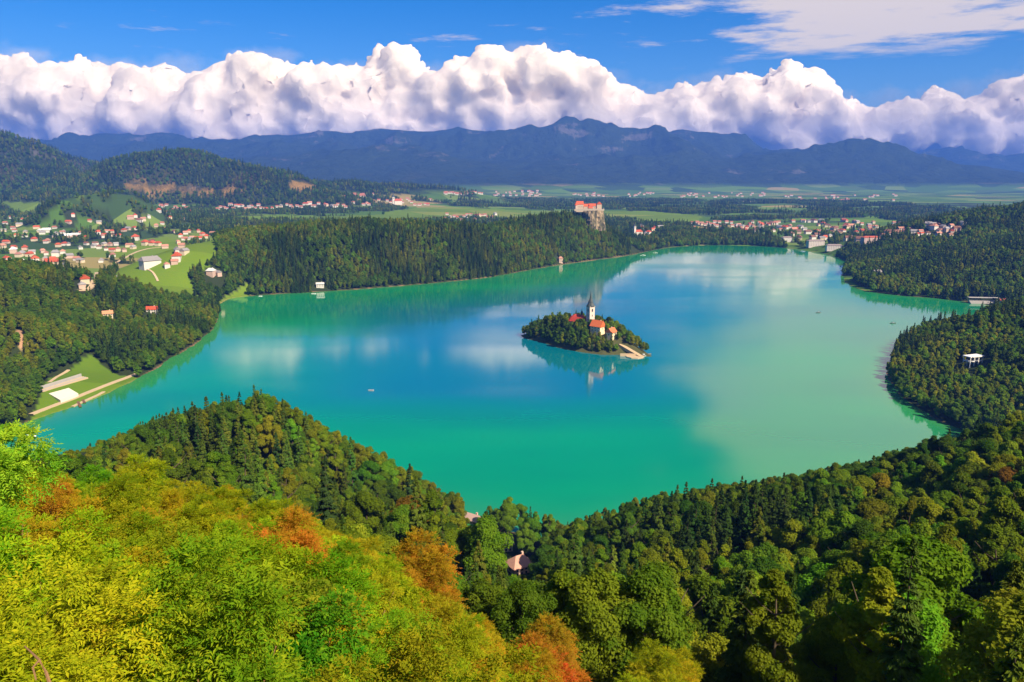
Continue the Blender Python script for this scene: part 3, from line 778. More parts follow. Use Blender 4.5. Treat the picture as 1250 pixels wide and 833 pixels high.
# detail levels: near (individual trees), middle, far
BROAD_NEAR = [crown_mesh('broadleaf_crown', 100 + k, 24000, 0.33, w, h, z0, sh) for k, (w, h, z0, sh) in enumerate([(4.6, 11.5, 3.5, 'round'), (4.1, 12.5, 3.5, 'round'), (3.4, 14, 3.2, 'oval'), (5.2, 11, 3.8, 'round'), (3.0, 12.5, 2.8, 'oval')])]
BROAD_TRUNK = [trunk_mesh('broadleaf_trunk', 200 + k, h, .26, 9) for k, h in enumerate([12, 13, 15, 12, 13])]
SPRUCE_NEAR = [spruce_mesh('spruce_crown', 300 + k, 12000, 0.5, h, w) for k, (h, w) in enumerate([(21, 3.1), (23, 2.8), (18, 3.3)])]
SPRUCE_TRUNK = [trunk_mesh('spruce_trunk', 320 + k, h - 1.5, .24, 0) for k, h in enumerate([21, 23, 18])]

GREENS = {  # leaf colour of the individual trees
    'dark green': (0.072, 0.130, 0.011), 'mid green': (0.112, 0.190, 0.011), 'olive green': (0.160, 0.198, 0.011), 'bright green': (0.150, 0.245, 0.012),
    'yellowish green': (0.220, 0.238, 0.013), 'rusty orange': (0.23, 0.135, 0.016)}
NEEDLES = {'dark green': (0.034, 0.066, 0.013), 'deep green': (0.060, 0.100, 0.013), 'mossy green': (0.105, 0.135, 0.013)}
PMAT = {}
def proto(me, color, name):
    if color not in PMAT: PMAT[color] = leaf_mat(name + ' leaves', 0.44 if name == 'broadleaf' else 0.2, 0.25, 0.55, color)
    me = me.copy(); me.materials.clear(); me.materials.append(PMAT[color])
    return bpy.data.objects.new(name, me)
def proto_set(lod):
    if lod == 'near':
        b = [proto(BROAD_NEAR[k % 5], c, 'broadleaf') for k, c in enumerate(list(GREENS.values())[:5])]
        s = [proto(SPRUCE_NEAR[k], c, 'spruce') for k, c in enumerate(NEEDLES.values())]
        return b + s, 5
    n, lf, ns, ls = {'mid': (2600, 1.0, 1800, 1.15), 'far': (700, 1.9, 420, 2.1)}[lod]
    b = [proto(crown_mesh('broadleaf_far', 400 + k + n, n, lf, w, h, z0, sh), c, 'broadleaf') for k, (c, (w, h, z0, sh)) in enumerate(zip(list(GREENS.values())[:5],
         [(4.6, 11.5, 3.0, 'round'), (4.1, 12.5, 3, 'round'), (3.4, 14, 2.5, 'oval'), (5.0, 11, 3, 'round'), (3.2, 12.5, 2, 'oval')]))]
    s = [proto(spruce_mesh('spruce_far', 500 + k + n, ns, ls, h, w), c, 'spruce') for k, (c, (h, w)) in enumerate(zip(NEEDLES.values(), [(21, 3.4), (23, 3.1), (18, 3.5)]))]
    return b + s, 5
PROTOS = {k: proto_set(k) for k in ('near', 'mid', 'far')}

def scatter(name, P, scl, idx, protos, label):
    """one object of kind stuff: a wood seen as a mass, instanced on points"""
    n = len(P)
    me = bpy.data.meshes.new(name); me.vertices.add(n); me.vertices.foreach_set('co', np.ascontiguousarray(P, np.float32).ravel())
    for nm, typ, arr in (('scl', 'FLOAT', np.asarray(scl, np.float32)), ('rot', 'FLOAT', rng.uniform(0, 6.28, n).astype(np.float32)), ('idx', 'INT', np.asarray(idx, np.int32))):
        me.attributes.new(nm, typ, 'POINT').data.foreach_set('value', arr)
    o = put(name, me)
    nt = bpy.data.node_groups.new(name, 'GeometryNodeTree')
    nt.interface.new_socket('Geometry', in_out='INPUT', socket_type='NodeSocketGeometry'); nt.interface.new_socket('Geometry', in_out='OUTPUT', socket_type='NodeSocketGeometry')
    gi = nt.nodes.new('NodeGroupInput'); go = nt.nodes.new('NodeGroupOutput'); jn = nt.nodes.new('GeometryNodeJoinGeometry')
    def named(nm, typ):
        a = nt.nodes.new('GeometryNodeInputNamedAttribute'); a.data_type = typ; a.inputs[0].default_value = nm; return a.outputs['Attribute']
    cx = nt.nodes.new('ShaderNodeCombineXYZ'); nt.links.new(named('rot', 'FLOAT'), cx.inputs[2])
    sc, ix = named('scl', 'FLOAT'), named('idx', 'INT')
    for k, pr in enumerate(protos):
        cmp = nt.nodes.new('FunctionNodeCompare'); cmp.data_type = 'INT'; cmp.operation = 'EQUAL'
        nt.links.new(ix, cmp.inputs['A'] if cmp.inputs['A'].type == 'INT' else cmp.inputs[2]); cmp.inputs[3].default_value = k
        ob = nt.nodes.new('GeometryNodeObjectInfo'); ob.inputs['Object'].default_value = pr; ob.inputs['As Instance'].default_value = True
        ip = nt.nodes.new('GeometryNodeInstanceOnPoints')
        nt.links.new(gi.outputs[0], ip.inputs['Points']); nt.links.new(cmp.outputs[0], ip.inputs['Selection'])
        nt.links.new(ob.outputs['Geometry'], ip.inputs['Instance']); nt.links.new(cx.outputs[0], ip.inputs['Rotation']); nt.links.new(sc, ip.inputs['Scale'])
        nt.links.new(ip.outputs[0], jn.inputs[0])
    nt.links.new(jn.outputs[0], go.inputs[0])
    md = o.modifiers.new('scatter', 'NODES'); md.node_group = nt
    tag(o, label, kind='stuff'); return o

# ------------------------------------------------------------------ where houses stand (before the trees, which keep clear of them)
HOUSE_SPOTS = []          # (px, py, roof, size, cluster)
def zz(box_x, box_y, lst, cl, ox, oy, k=0.24):
    for x, y, roof, size in lst: HOUSE_SPOTS.append((ox + x * k, oy + y * k, roof, size, cl))
V1 = 'in village above the meadow'
zz(0, 0, [(60, 195, 'red', 1.3), (115, 205, 'red', 1.2), (130, 268, 'grey', 1), (20, 262, 'grey', 1), (75, 262, 'grey', .9), (205, 266, 'white', 1.2), (240, 266, 'white', 1.5), (325, 266, 'grey', 1), (275, 296, 'grey', 1), (345, 294, 'white', 1.5), (385, 290, 'white', 1.3),
          (500, 275, 'red', 1.4), (530, 283, 'red', 1), (575, 284, 'brown', 1), (685, 253, 'red', 1.3), (690, 306, 'red', 1.8), (740, 332, 'red', 1.5), (775, 332, 'red', 1.4), (805, 335, 'red', 1.3), (840, 346, 'pink', 1.1), (350, 332, 'grey', 1), (410, 350, 'grey', 1.1),
          (440, 330, 'brown', 1), (480, 344, 'grey', 1.2), (505, 350, 'brown', 1.1), (530, 334, 'grey', 1.1), (560, 334, 'pink', 1), (592, 333, 'grey', 1), (540, 355, 'brown', 1), (572, 364, 'red', 1), (602, 362, 'pink', 1.2), (632, 364, 'brown', 1.1), (660, 340, 'pink', 1.1), (678, 350, 'grey', 1), (572, 392, 'pink', 1.2),
          (410, 420, 'grey', 1.1), (515, 418, 'grey', 1), (765, 440, 'grey', 1.9), (850, 443, 'pink', 1), (900, 410, 'red', 1.7), (890, 430, 'pink', 1), (905, 374, 'grey', 1.2), (940, 380, 'grey', 1.1), (925, 344, 'pink', 1)], V1, 0, 220)
V2 = 'beside the near wood edge'
zz(0, 0, [(70, 370, 'white', 1.6), (112, 385, 'grey', 1.3), (165, 376, 'grey', 1.2), (285, 388, 'grey', 1.6), (180, 414, 'red', 1.5), (232, 408, 'grey', 1.1), (265, 436, 'red', 1.7), (335, 450, 'grey', 1.5), (20, 434, 'red', 1.3), (85, 428, 'pink', 1.1), (112, 424, 'white', 1.1), (425, 490, 'red', 1.4), (435, 525, 'red', 1.3), (420, 553, 'grey', 1.0), (605, 518, 'grey', 1)], V2, 0, 220)
V3 = 'in hamlet by dark wood'
zz(0, 0, [(920, 290, 'red', 1.2), (945, 275, 'pink', 1.2), (962, 266, 'red', 1.1), (940, 305, 'pink', 1.1), (1010, 266, 'red', 1.1), (1012, 305, 'red', 1.2), (1050, 294, 'red', 1.2), (978, 300, 'pink', 1.1), (1085, 278, 'pink', 1.2), (1030, 280, 'red', 1), (1075, 484, 'white', 1.3), (1110, 484, 'grey', .9)], V3, 0, 220)
def box_fill(x0, x1, y0, y1, n, roofs, cl, smin=.8, smax=1.3, seed=0):
    g = np.random.default_rng(900 + seed)
    for k in range(n):
        HOUSE_SPOTS.append((x0 + (x1 - x0) * (k + g.uniform(.1, .9)) / n, g.uniform(y0, y1), roofs[int(g.integers(len(roofs)))], g.uniform(smin, smax), cl))
RW = ['red', 'pink', 'brown', 'grey', 'red', 'pink']
box_fill(192, 235, 251, 260, 14, RW, 'in hamlet under brown field', 1, 1.5, 1)
box_fill(265, 340, 250, 257, 20, RW, 'in village under wooded hill', 1, 1.6, 2)
box_fill(342, 425, 249, 255, 18, RW, 'in village under wooded hill', 1, 1.6, 3)
box_fill(430, 528, 243, 251, 26, RW, 'in hillside village with church', 1, 1.6, 4)
box_fill(541, 607, 261, 270, 20, ['red', 'brown', 'pink', 'grey'], 'in hamlet before green fields', .9, 1.4, 5)
box_fill(780, 808, 276, 288, 8, ['pink', 'red', 'grey'], 'in town beside white church', 1, 1.5, 6)
box_fill(848, 895, 272, 281, 10, ['red', 'pink', 'brown'], 'in town behind shore trees', .9, 1.5, 7)
box_fill(900, 965, 274, 284, 16, ['pink', 'red', 'brown', 'grey'], 'in town behind far shore', 1, 1.6, 8)
box_fill(962, 1066, 270, 297, 64, ['brown', 'pink', 'grey', 'red', 'brown'], 'in town at lake end', 1, 1.7, 9)
box_fill(842, 958, 272, 285, 34, ['brown', 'pink', 'red', 'grey'], 'in town behind far shore', .8, 1.3, 14)
box_fill(1060, 1165, 275, 290, 26, ['brown', 'grey', 'pink', 'red'], 'in town beside dark hill', .8, 1.3, 15)
box_fill(2, 235, 266, 300, 46, ['red', 'grey', 'brown', 'pink', 'red'], V1, .8, 1.2, 12)
box_fill(0, 95, 300, 320, 14, ['red', 'grey', 'pink', 'red'], V2, .9, 1.3, 13)
box_fill(1062, 1175, 273, 287, 22, ['brown', 'grey', 'pink'], 'in town beside dark hill', 1, 1.6, 10)
HOUSES = []
for (px, py, roof, size, cl) in HOUSE_SPOTS:
    p = ground(px, py + 0.5)
    if poly_sd(np.array([p[0]]), np.array([p[1]]), LAKE)[0] < 8: continue
    if any(math.hypot(p[0] - q[0][0], p[1] - q[0][1]) < 9 for q in HOUSES): continue
    HOUSES.append((p, roof, size, cl))
SPOT = {}
for k, (px, py) in dict(boathouse=(391, 352), tower_house=(684, 321), pavilion=(1187, 446), grandstand=(1203, 371), roof_a=(132, 389), roof_b=(186, 383), valley_house=(634, 699), valley_barn=(613, 672), valley_shed=(577, 640), valley_hut=(564, 630),
                        church=(779, 288), far_church=(486, 250), hotel_a=(995, 301), hotel_b=(1018, 305), hotel_c=(960, 296), hotel_d=(1062, 297), swim=(782, 309), point_house=(1070, 338)).items():
    SPOT[k] = ground(px, py)
KEEP = np.array([(p[0], p[1], 9.0 + 4 * s) for p, _, s, _ in HOUSES] + [(SPOT[k][0], SPOT[k][1], r) for k, r in dict(boathouse=11, tower_house=9, pavilion=15, grandstand=26, roof_a=9, roof_b=9, valley_house=15, valley_barn=10, valley_shed=10, valley_hut=8, church=18, far_church=16, hotel_a=26, hotel_b=26, hotel_c=22, hotel_d=24, swim=26, point_house=13).items()])
def clear_of_houses(x, y):
    ok = np.ones(len(x), bool)
    for kx, ky, kr in KEEP:
        dx, dy = x - kx, y - ky; L = math.hypot(kx, ky); ux, uy = kx / L, ky / L
        al = -(dx * ux + dy * uy); ac = np.abs(-dx * uy + dy * ux)
        ok &= ~((ac < kr) & (al > -kr) & (al < kr + 34))
    return ok

# ------------------------------------------------------------------ trees
PATHS_PX = [([(118, 333), (116, 345), (109, 356), (94, 357)], 7, 27), ([(132, 330), (140, 322), (153, 315), (165, 308), (180, 304), (200, 302)], 6, 27), ([(176, 329), (186, 332), (191, 340), (193, 345)], 3.5, 27),
            ([(38, 508), (60, 498), (90, 487), (112, 478), (134, 469), (152, 463), (167, 457)], 5.0, 0), ([(88, 497), (104, 491), (118, 484), (127, 480)], 3.0, 0), ([(60, 468), (72, 459), (84, 454)], 3.5, 0)]
PATH_W = [(np.array([ground(a, b)[:2] for a, b in P]), w) for P, w, _ in PATHS_PX]
COURT = np.array([ground(a, b)[:2] for a, b in [(59.5, 481), (84, 475), (96, 485), (74.5, 494)]])
TERR = np.array([ground(a, b)[:2] for a, b in [(52, 479), (107, 463)]])

def grid_pts(x0, x1, y0, y1, s, seed, jit=.42):
    g = np.random.default_rng(seed)
    X, Y = np.meshgrid(np.arange(x0, x1, s), np.arange(y0, y1, s))
    X = X + g.uniform(-jit, jit, X.shape) * s; Y = Y + g.uniform(-jit, jit, Y.shape) * s
    return X.ravel(), Y.ravel()
def plant(x0, x1, y0, y1, s, seed, rmin, rmax, az=44):
    x, y = grid_pts(x0, x1, y0, y1, s, seed)
    r = np.hypot(x, y); k = (r >= rmin) & (r < rmax) & (np.abs(np.degrees(np.arctan2(x, y))) < az)
    x, y = x[k], y[k]; d = poly_sd(x, y, LAKE)
    k = wood_mask(x, y, d) > .5; x, y, d = x[k], y[k], d[k]
    k = clear_of_houses(x, y); x, y, d = x[k], y[k], d[k]
    for P, w in PATH_W:
        for A, B in zip(P[:-1], P[1:]):
            k = seg_dist(x, y, A, B)[0] > w * .5 + 3.5; x, y, d = x[k], y[k], d[k]
    z = H(x, y, d); k = z > .12
    return x[k], y[k], z[k], d[k]
def kinds(x, y, conif, seed):
    """indexes into the prototype list: groves of spruce and of broadleaf trees"""
    g = np.random.default_rng(seed)
    n = fbm(x / 70, y / 70, 3, seed) + g.normal(0, .09, len(x))
    sp = n > np.quantile(n, 1 - conif) if len(n) else n > 1
    tone = fbm(x / 45, y / 45, 2, seed + 5) + g.normal(0, .16, len(x))
    q = np.clip((tone - .15) / .7, 0, .999)
    lut = np.array([0, 0, 1, 1, 1, 2, 2, 3, 3, 4])
    return np.where(sp, 5 + (q * 3).astype(int), lut[(q * 10).astype(int)])

tx_, ty_, tz_, td_ = plant(-430, 460, 40, 620, 6.6, 1, 50, 600)
tk = kinds(tx_, ty_, .12, 31)
tk = np.where((CX + F * tx_ / ty_ < 690) & (ty_ > 200), kinds(tx_, ty_, .20, 37), tk)
# the knoll carries more spruce
ts = np.random.default_rng(8).uniform(.45, 1.0, len(tx_)) ** .8 * 1.48 * np.where(np.hypot(tx_, ty_) < 100, .9, 1.0)
ts = np.where(tk >= 5, ts * .92, ts)
# single spruces that stand out in the photo
for px, py, D in [(908, 696, 76), (1165, 700, 105), (1122, 716, 100), (1066, 562, 285), (957, 583, 275), (986, 586, 280), (862, 597, 300), (740, 622, 350), (310, 474, 345), (276, 482, 342), (292, 478, 350), (428, 540, 335), (500, 566, 350), (580, 640, 300), (560, 672, 270), (1195, 690, 110), (840, 640, 240)]:
    q = at_depth(px, py, D); z = Hp(q[0], q[1]); s = (q[2] - z) / 21.0
    if not .35 < s < 1.9: continue
    k = np.hypot(tx_ - q[0], ty_ - q[1]) > 3.5
    tx_, ty_, tz_, tk, ts = tx_[k], ty_[k], tz_[k], tk[k], ts[k]
    tx_, ty_, tz_, tk, ts = np.append(tx_, q[0]), np.append(ty_, q[1]), np.append(tz_, z), np.append(tk, 5 + int(D) % 2), np.append(ts, s)
hgt = np.where(tk < 5, 15.5, 21.0) * ts
# no tree rises over the tree line that the photo shows
_px = CX + F * tx_ / (ty_ * CP + (CAMZ - tz_ - hgt) * SP)
_cap = np.interp(_px, [-100, 0, 60, 110, 170, 250, 310, 400, 430, 500, 600, 690, 760, 850, 950, 1070, 1180, 1250, 1400], [570, 575, 562, 545, 518, 490, 472, 522, 538, 566, 598, 640, 614, 592, 582, 560, 512, 500, 480])
_cap = np.where((np.hypot(tx_, ty_) < 205) & (_px < 480), np.maximum(_cap, np.interp(_px, [0, 110, 300, 480], [585, 600, 622, 650])), _cap)
_cap = np.where((np.hypot(tx_, ty_) < 160) & (_px >= 480), np.maximum(_cap, np.interp(_px, [480, 620, 800, 1000, 1250], [690, 700, 680, 650, 600])), _cap)
for a_, b_, rr_, cc_ in ((610, 662, 378, 704), (603, 626, 388, 680), (566, 590, 395, 646)):
    _cap = np.where((_px > a_) & (_px < b_) & (np.hypot(tx_, ty_) < rr_), np.maximum(_cap, cc_), _cap)
_vz = -SP + (CY - _cap) / F * CP; _vy = CP + (CY - _cap) / F * SP
_ok = (CAMZ + ty_ * _vz / _vy - tz_) / hgt
keep_ = _ok > .45
tx_, ty_, tz_, tk, ts, hgt, _ok = [q[keep_] for q in (tx_, ty_, tz_, tk, ts, hgt, _ok)]
_f = np.minimum(_ok, 1.0); ts = ts * _f; hgt = hgt * _f
# how much of each tree the photograph's view shows
def visible_area(x, y, z, h, rad):
    GW, GH = 500, 334; cover = np.zeros((GH, GW), bool)
    out = np.zeros(len(x)); order = np.argsort(np.hypot(x, y))
    px, py, dep = project(np.stack([x, y, z + h * .56], 1))
    rp = F * rad / dep; hp = F * h * .46 / dep
    for i in order:
        cx_, cy_ = px[i] * GW / 1250, py[i] * GH / 833; a, b = rp[i] * GW / 1250, hp[i] * GH / 833
        x0, x1, y0, y1 = int(max(cx_ - a, 0)), int(min(cx_ + a + 1, GW)), int(max(cy_ - b, 0)), int(min(cy_ + b + 1, GH))
        if x1 <= x0 or y1 <= y0: continue
        yy, xx = np.mgrid[y0:y1, x0:x1]
        e = ((xx - cx_) / max(a, .5)) ** 2 + ((yy - cy_) / max(b, .5)) ** 2 < 1
        sub = cover[y0:y1, x0:x1]; out[i] = (e & ~sub).sum(); sub |= e
    return out
vis = visible_area(tx_, ty_, tz_, hgt, np.where(tk < 5, 4.4, 2.6) * ts)
def ordinal(k):
    w = ['first', 'second', 'third', 'fourth', 'fifth', 'sixth', 'seventh', 'eighth', 'ninth', 'tenth', 'eleventh', 'twelfth', 'thirteenth', 'fourteenth', 'fifteenth', 'sixteenth', 'seventeenth', 'eighteenth', 'nineteenth', 'twentieth']
    return w[k] if k < len(w) else f'{k + 1}th'
def single_out(rows):
    """rows: (object, base label, px). Unique labels: position among the look-alikes is added only where needed."""
    by = {}
    for o, base, px in rows: by.setdefault(base, []).append((px, o))
    for base, L in by.items():
        L.sort(key=lambda t: t[0])
        for k, (_, o) in enumerate(L):
            o['label'] = base if len(L) == 1 else base + (', leftmost' if k == 0 else ', rightmost' if k == len(L) - 1 else f', {ordinal(k)} from left')
def where_tree(px, py, D):
    if px < 700 and D > 225:
        col = 'west flank' if px < 190 else 'crest' if px < 340 else 'lakeward shoulder' if px < 450 else 'falling ridge' if px < 570 else 'low end'
        row = 'skyline' if (px < 250 and py < 545) or (250 <= px < 400 and py < 535) or (px >= 400 and py < 560 + (px - 400) * .22) else 'upper part' if py < 585 else 'lower part'
        return f'on knoll {col}, {row}'
    if px < 700: return 'in hollow near the pink-roofed house' if py < 740 else 'in hollow beyond the orange bushes'
    col = 'by the hollow' if px < 800 else 'under the turquoise water' if px < 930 else 'under the pale shallows' if px < 1080 else 'under the dark headland'
    row = 'top slope' if py < 622 + max(0, 850 - px) * .12 - max(0, px - 1000) * .22 else 'upper slope' if py < 670 else 'middle slope' if py < 740 else 'bottom slope'
    return f'{row} {col}'
GN, NN = list(GREENS.items()), list(NEEDLES.items())
single = np.zeros(len(tx_), bool)
rows = []
g_ = np.random.default_rng(77)
for is_sp, cap in ((False, 290), (True, 170)):
    c = np.nonzero(((tk >= 5) == is_sp) & (vis > 10))[0]
    c = c[np.argsort(-vis[c])][:cap]; single[c] = True
    for i in c:
        k = int(tk[i]); p = (tx_[i], ty_[i], tz_[i] - .3)
        nm = 'spruce_tree' if is_sp else 'broadleaf_tree'
        e = empty(nm, p, g_.uniform(0, 6.28), ts[i])
        px, py, dep = project([(tx_[i], ty_[i], tz_[i] + hgt[i] * .75)])
        px, py, dep = float(px[0]), float(py[0]), float(dep[0])
        if is_sp:
            cname, col = NN[k - 5]; v = k - 5
            put('trunk', SPRUCE_TRUNK[v], e); cr = put('crown', SPRUCE_NEAR[v], e)
        else:
            cname, col = GN[k]; v = int(g_.integers(5))
            if g_.random() < .015 or (abs(px - 1225) < 14 and abs(py - 598) < 14): cname, col = GN[5]
            put('trunk', BROAD_TRUNK[v], e); cr = put('crown', BROAD_NEAR[v], e)
        j = g_.uniform(.88, 1.14, 3); cr.color = (col[0] * j[0], col[1] * j[1], col[2] * j[2], 1)
        size = ('tall' if hgt[i] > 20 else 'short') if is_sp else ('large' if ts[i] > 1.02 else 'medium' if ts[i] > .86 else 'small')
        rows.append((e, f"{size} {cname} {'spruce' if is_sp else ('broadleaf tree' if v not in (2, 4) else 'slender broadleaf')} {where_tree(px, py, dep)}", px))
        tag(e, None, 'tree', 'spruces on the near slopes' if is_sp else 'broadleaf trees on the near slopes')
single_out(rows)
rest = ~single
P_ = np.stack([tx_, ty_, tz_ - .3], 1)
nearD = np.hypot(tx_, ty_) < 240
if (rest & nearD).any() or True:
    scatter('near_forest', P_[rest], ts[rest], tk[rest], PROTOS['near'][0], 'mixed green forest filling the slopes between the larger trees')

def wood(name, box, s, seed, rmin, rmax, conif, lod, scale, label, tone=None, cond=None):
    x, y, z, d = plant(*box, s, seed, rmin, rmax)
    if cond is not None:
        k = cond(x, y, d); x, y, z, d = x[k], y[k], z[k], d[k]
    g = np.random.default_rng(seed + 50)
    k = kinds(x, y, conif, seed + 9)
    scatter(name, np.stack([x, y, z - .3], 1), g.uniform(.72, 1.2, len(x)) * scale, k, PROTOS[lod][0], label)
    return len(x)
cnt = {}
cnt['left'] = wood('lakeside_forest', (-1050, -160, 560, 1420), 6.8, 2, 600, 1500, .22, 'mid', 1.0, 'mixed wood on the hill above the bathing meadow', cond=lambda x, y, d: (x < -330 + (y - 900) * .0) & ~((y > 1230) & (x > -430)))
cnt['penin'] = wood('peninsula_forest', (-700, 420, 1200, 2200), 6.8, 3, 1230, 2260, .26, 'mid', 1.0, 'dark wood on the long ridge leading to the castle', cond=lambda x, y, d: (y > 1230) & ~((x < -430) & (y < 1290)))
cnt['right'] = wood('hill_forest', (480, 1900, 1100, 2700), 8.0, 4, 1150, 2800, .30, 'far', 1.1, 'dark wood covering the hill beside the town')
cnt['prom'] = wood('headland_forest', (280, 800, 540, 1100), 6.4, 5, 600, 1150, .22, 'mid', .95, 'dark wood on the low headland across the inlet')
cnt['plain'] = wood('valley_woodland', (-2800, 2300, 1500, 5600), 13, 6, 1500, 5600, .3, 'far', 1.0, 'scattered woods and hedgerows on the valley floor', cond=lambda x, y, d: (ridge_h(x, y, {0, 1, 2, 7, 8, 9, 10}) < 12))
cnt['hills'] = wood('far_hill_forest', (-3600, -200, 2800, 6500), 19, 7, 2800, 6500, .35, 'far', 1.45, 'dark wood on the rounded hills behind the villages', cond=lambda x, y, d: ridge_h(x, y, {7, 8, 9, 10}) > 14)
print('trees', len(tx_), single.sum(), cnt)

exec_later = []
# ------------------------------------------------------------------ roads and paths
def ribbon(P, w, mat, name, label, lift=.25, thick=.5):
    P = np.array(P); 
    for _ in range(2):
        Q = [P[0]]
        for a, b in zip(P[:-1], P[1:]): Q += [a * .75 + b * .25, a * .25 + b * .75]
        P = np.array(Q + [P[-1]])
    out = [P[0]]
    for a, b in zip(P[:-1], P[1:]):
        n = max(1, int(np.linalg.norm(b - a) / 6)); out += [a + (b - a) * k / n for k in range(1, n + 1)]
    P = np.array(out); T = np.gradient(P, axis=0); T = unit(T); Nn = np.stack([-T[:, 1], T[:, 0]], 1)
    A, B = P + Nn * w / 2, P - Nn * w / 2
    za = H(P[:, 0], P[:, 1]); zc = np.maximum(np.maximum(H(A[:, 0], A[:, 1]), H(B[:, 0], B[:, 1])), za) + lift
    n = len(P)
    V = np.concatenate([np.c_[A, zc], np.c_[B, zc], np.c_[A, zc - thick - 1], np.c_[B, zc - thick - 1]])
    i = np.arange(n - 1)
    Fq = np.concatenate([np.stack([n + i, n + i + 1, i + 1, i], 1), np.stack([i, i + 1, 2 * n + i + 1, 2 * n + i], 1), np.stack([3 * n + i, 3 * n + i + 1, n + i + 1, n + i], 1)])
    o = put(name, mesh_np(name, V, Fq, mat)); tag(o, label, kind='structure'); return o
labs = ['pale road bend below the village', 'pale road climbing into the village', 'farm track across the meadow', 'sandy promenade along the bathing meadow', 'narrow walk at the water edge', 'short path above the terrace']
for (P, w), lb in zip(PATH_W, labs): ribbon(P, w, M_PATH, 'road' if 'road' in lb else 'path', lb)

# ------------------------------------------------------------------ the bathing place
def slab(poly, mat, name, label, cat, lift=.3):
    z = max(Hp(*p) for p in poly) + lift
    b = MB(); n = len(poly); P = list(poly)
    if sum(P[i - 1][0] * P[i][1] - P[i][0] * P[i - 1][1] for i in range(n)) < 0: P = P[::-1]
    V = [(p[0], p[1], z) for p in P] + [(p[0], p[1], z - 4) for p in P]
    b.add(V, [tuple(range(n))] + [(i, i + n, (i + 1) % n + n, (i + 1) % n) for i in range(n)])
    o = b.build(name, mat); tag(o, label, cat, kind=None if cat else 'structure'); return o, z
slab(COURT, M_COURT, 'court', 'pale paved court on the bathing meadow', None)
def terrace():
    A, B = TERR; u = unit(B - A); n = np.array([-u[1], u[0]])
    if n[1] < 0: n = -n
    z = max(Hp(*A), Hp(*B)) + .2; L = np.linalg.norm(B - A)
    rz = math.atan2(u[1], u[0]); c = (A + B) / 2
    e = empty('stone_terrace', (c[0], c[1], z), rz)
    tag(e, 'long stepped stone terrace above the pale paved court', 'terrace')
    for k in range(4):
        MB().box((0, 1.6 * k, .45 * k - 1.2), (L - 1.5 * k, 1.58, 3.0)).build('step', M_GREYC if k % 2 else M_PATH, e)
    MB().box((0, 7.0, 1.4), (L, .5, 4.4)).build('back_wall', M_GREYC, e)
terrace()
for k, (a, b, lb) in enumerate([((95, 491), (98, 497), 'wooden jetty reaching into the water below the pale court'), ((100, 487), (103, 492), 'second wooden jetty, next to the narrow waterside walk')]):
    A = ground(*a)[:2]; B = on_level(*b)[:2]; u = unit(B - A); L = np.linalg.norm(B - A) + 4
    e = empty('jetty', ((A[0] + B[0]) / 2, (A[1] + B[1]) / 2, 0), math.atan2(u[1], u[0])); tag(e, lb, 'jetty')
    MB().box((0, 0, .75), (L, 2.2, .2)).build('deck', M_WOOD, e)
    for sx in (-.4, 0, .4):
        for sy in (-.9, .9): MB().box((sx * L, sy, -.6), (.25, .25, 2.5)).build('post', M_WOOD, e)

# ------------------------------------------------------------------ houses
ROOFS = {'red': (0.42, 0.085, 0.035), 'pink': (0.40, 0.19, 0.13), 'brown': (0.20, 0.10, 0.065), 'grey': (0.27, 0.25, 0.24), 'white': (0.58, 0.56, 0.52)}
WALLS = {'white': (0.60, 0.56, 0.49), 'cream': (0.58, 0.48, 0.33), 'pinkish': (0.50, 0.36, 0.28)}
H_VAR = [(11, 8.5, 5.2, 3.6, 0), (14, 9, 5.6, 3.9, 0), (9.5, 9, 6.2, 3.4, 2.5), (17, 9.5, 5.6, 3.8, 1.5)]
HW, HR = [], []
for L, W, hh, rh, hip in H_VAR:
    b = MB().box((0, 0, hh / 2 - 1.5), (L, W, hh + 3))
    if hip == 0: b.add([(-L / 2, -W / 2, hh), (-L / 2, W / 2, hh), (-L / 2, 0, hh + rh * .9), (L / 2, -W / 2, hh), (L / 2, W / 2, hh), (L / 2, 0, hh + rh * .9)], [(0, 2, 1), (3, 4, 5)])
    HW.append(b.mesh('house_wall', M_WALL))
    r = MB().gable(L, W, hh, rh, .7, hip=hip); r.box((L * .2, W * .16, hh + rh * .85), (.9, .9, 2.0)); HR.append(r.mesh('house_roof', M_ROOF))
HOUSES.sort(key=lambda h: -h[2] / math.hypot(h[0][0], h[0][1]))
FAR_HOUSES = HOUSES[290:]; HOUSES = HOUSES[:290]
rows = []; g_ = np.random.default_rng(55)
for p, roof, size, cl in HOUSES:
    v = int(g_.integers(4)); e = empty('house', p, g_.choice([0, math.pi / 2]) + g_.normal(.25, .3), size * .96)
    wname = ['white', 'white', 'cream', 'pinkish'][int(g_.integers(4))]
    o = put('wall', HW[v], e); o.color = (*WALLS[wname], 1)
    o = put('roof', HR[v], e); c = np.array(ROOFS[roof]) * g_.uniform(.8, 1.2); o.color = (*c, 1)
    tag(e, None, 'house', 'houses ' + cl)
    px, py, _ = project([p])
    rows.append((e, f"{'big' if size > 1.3 else 'small'} {wname} house with {roof} roof {cl}", float(px[0])))
single_out(rows)
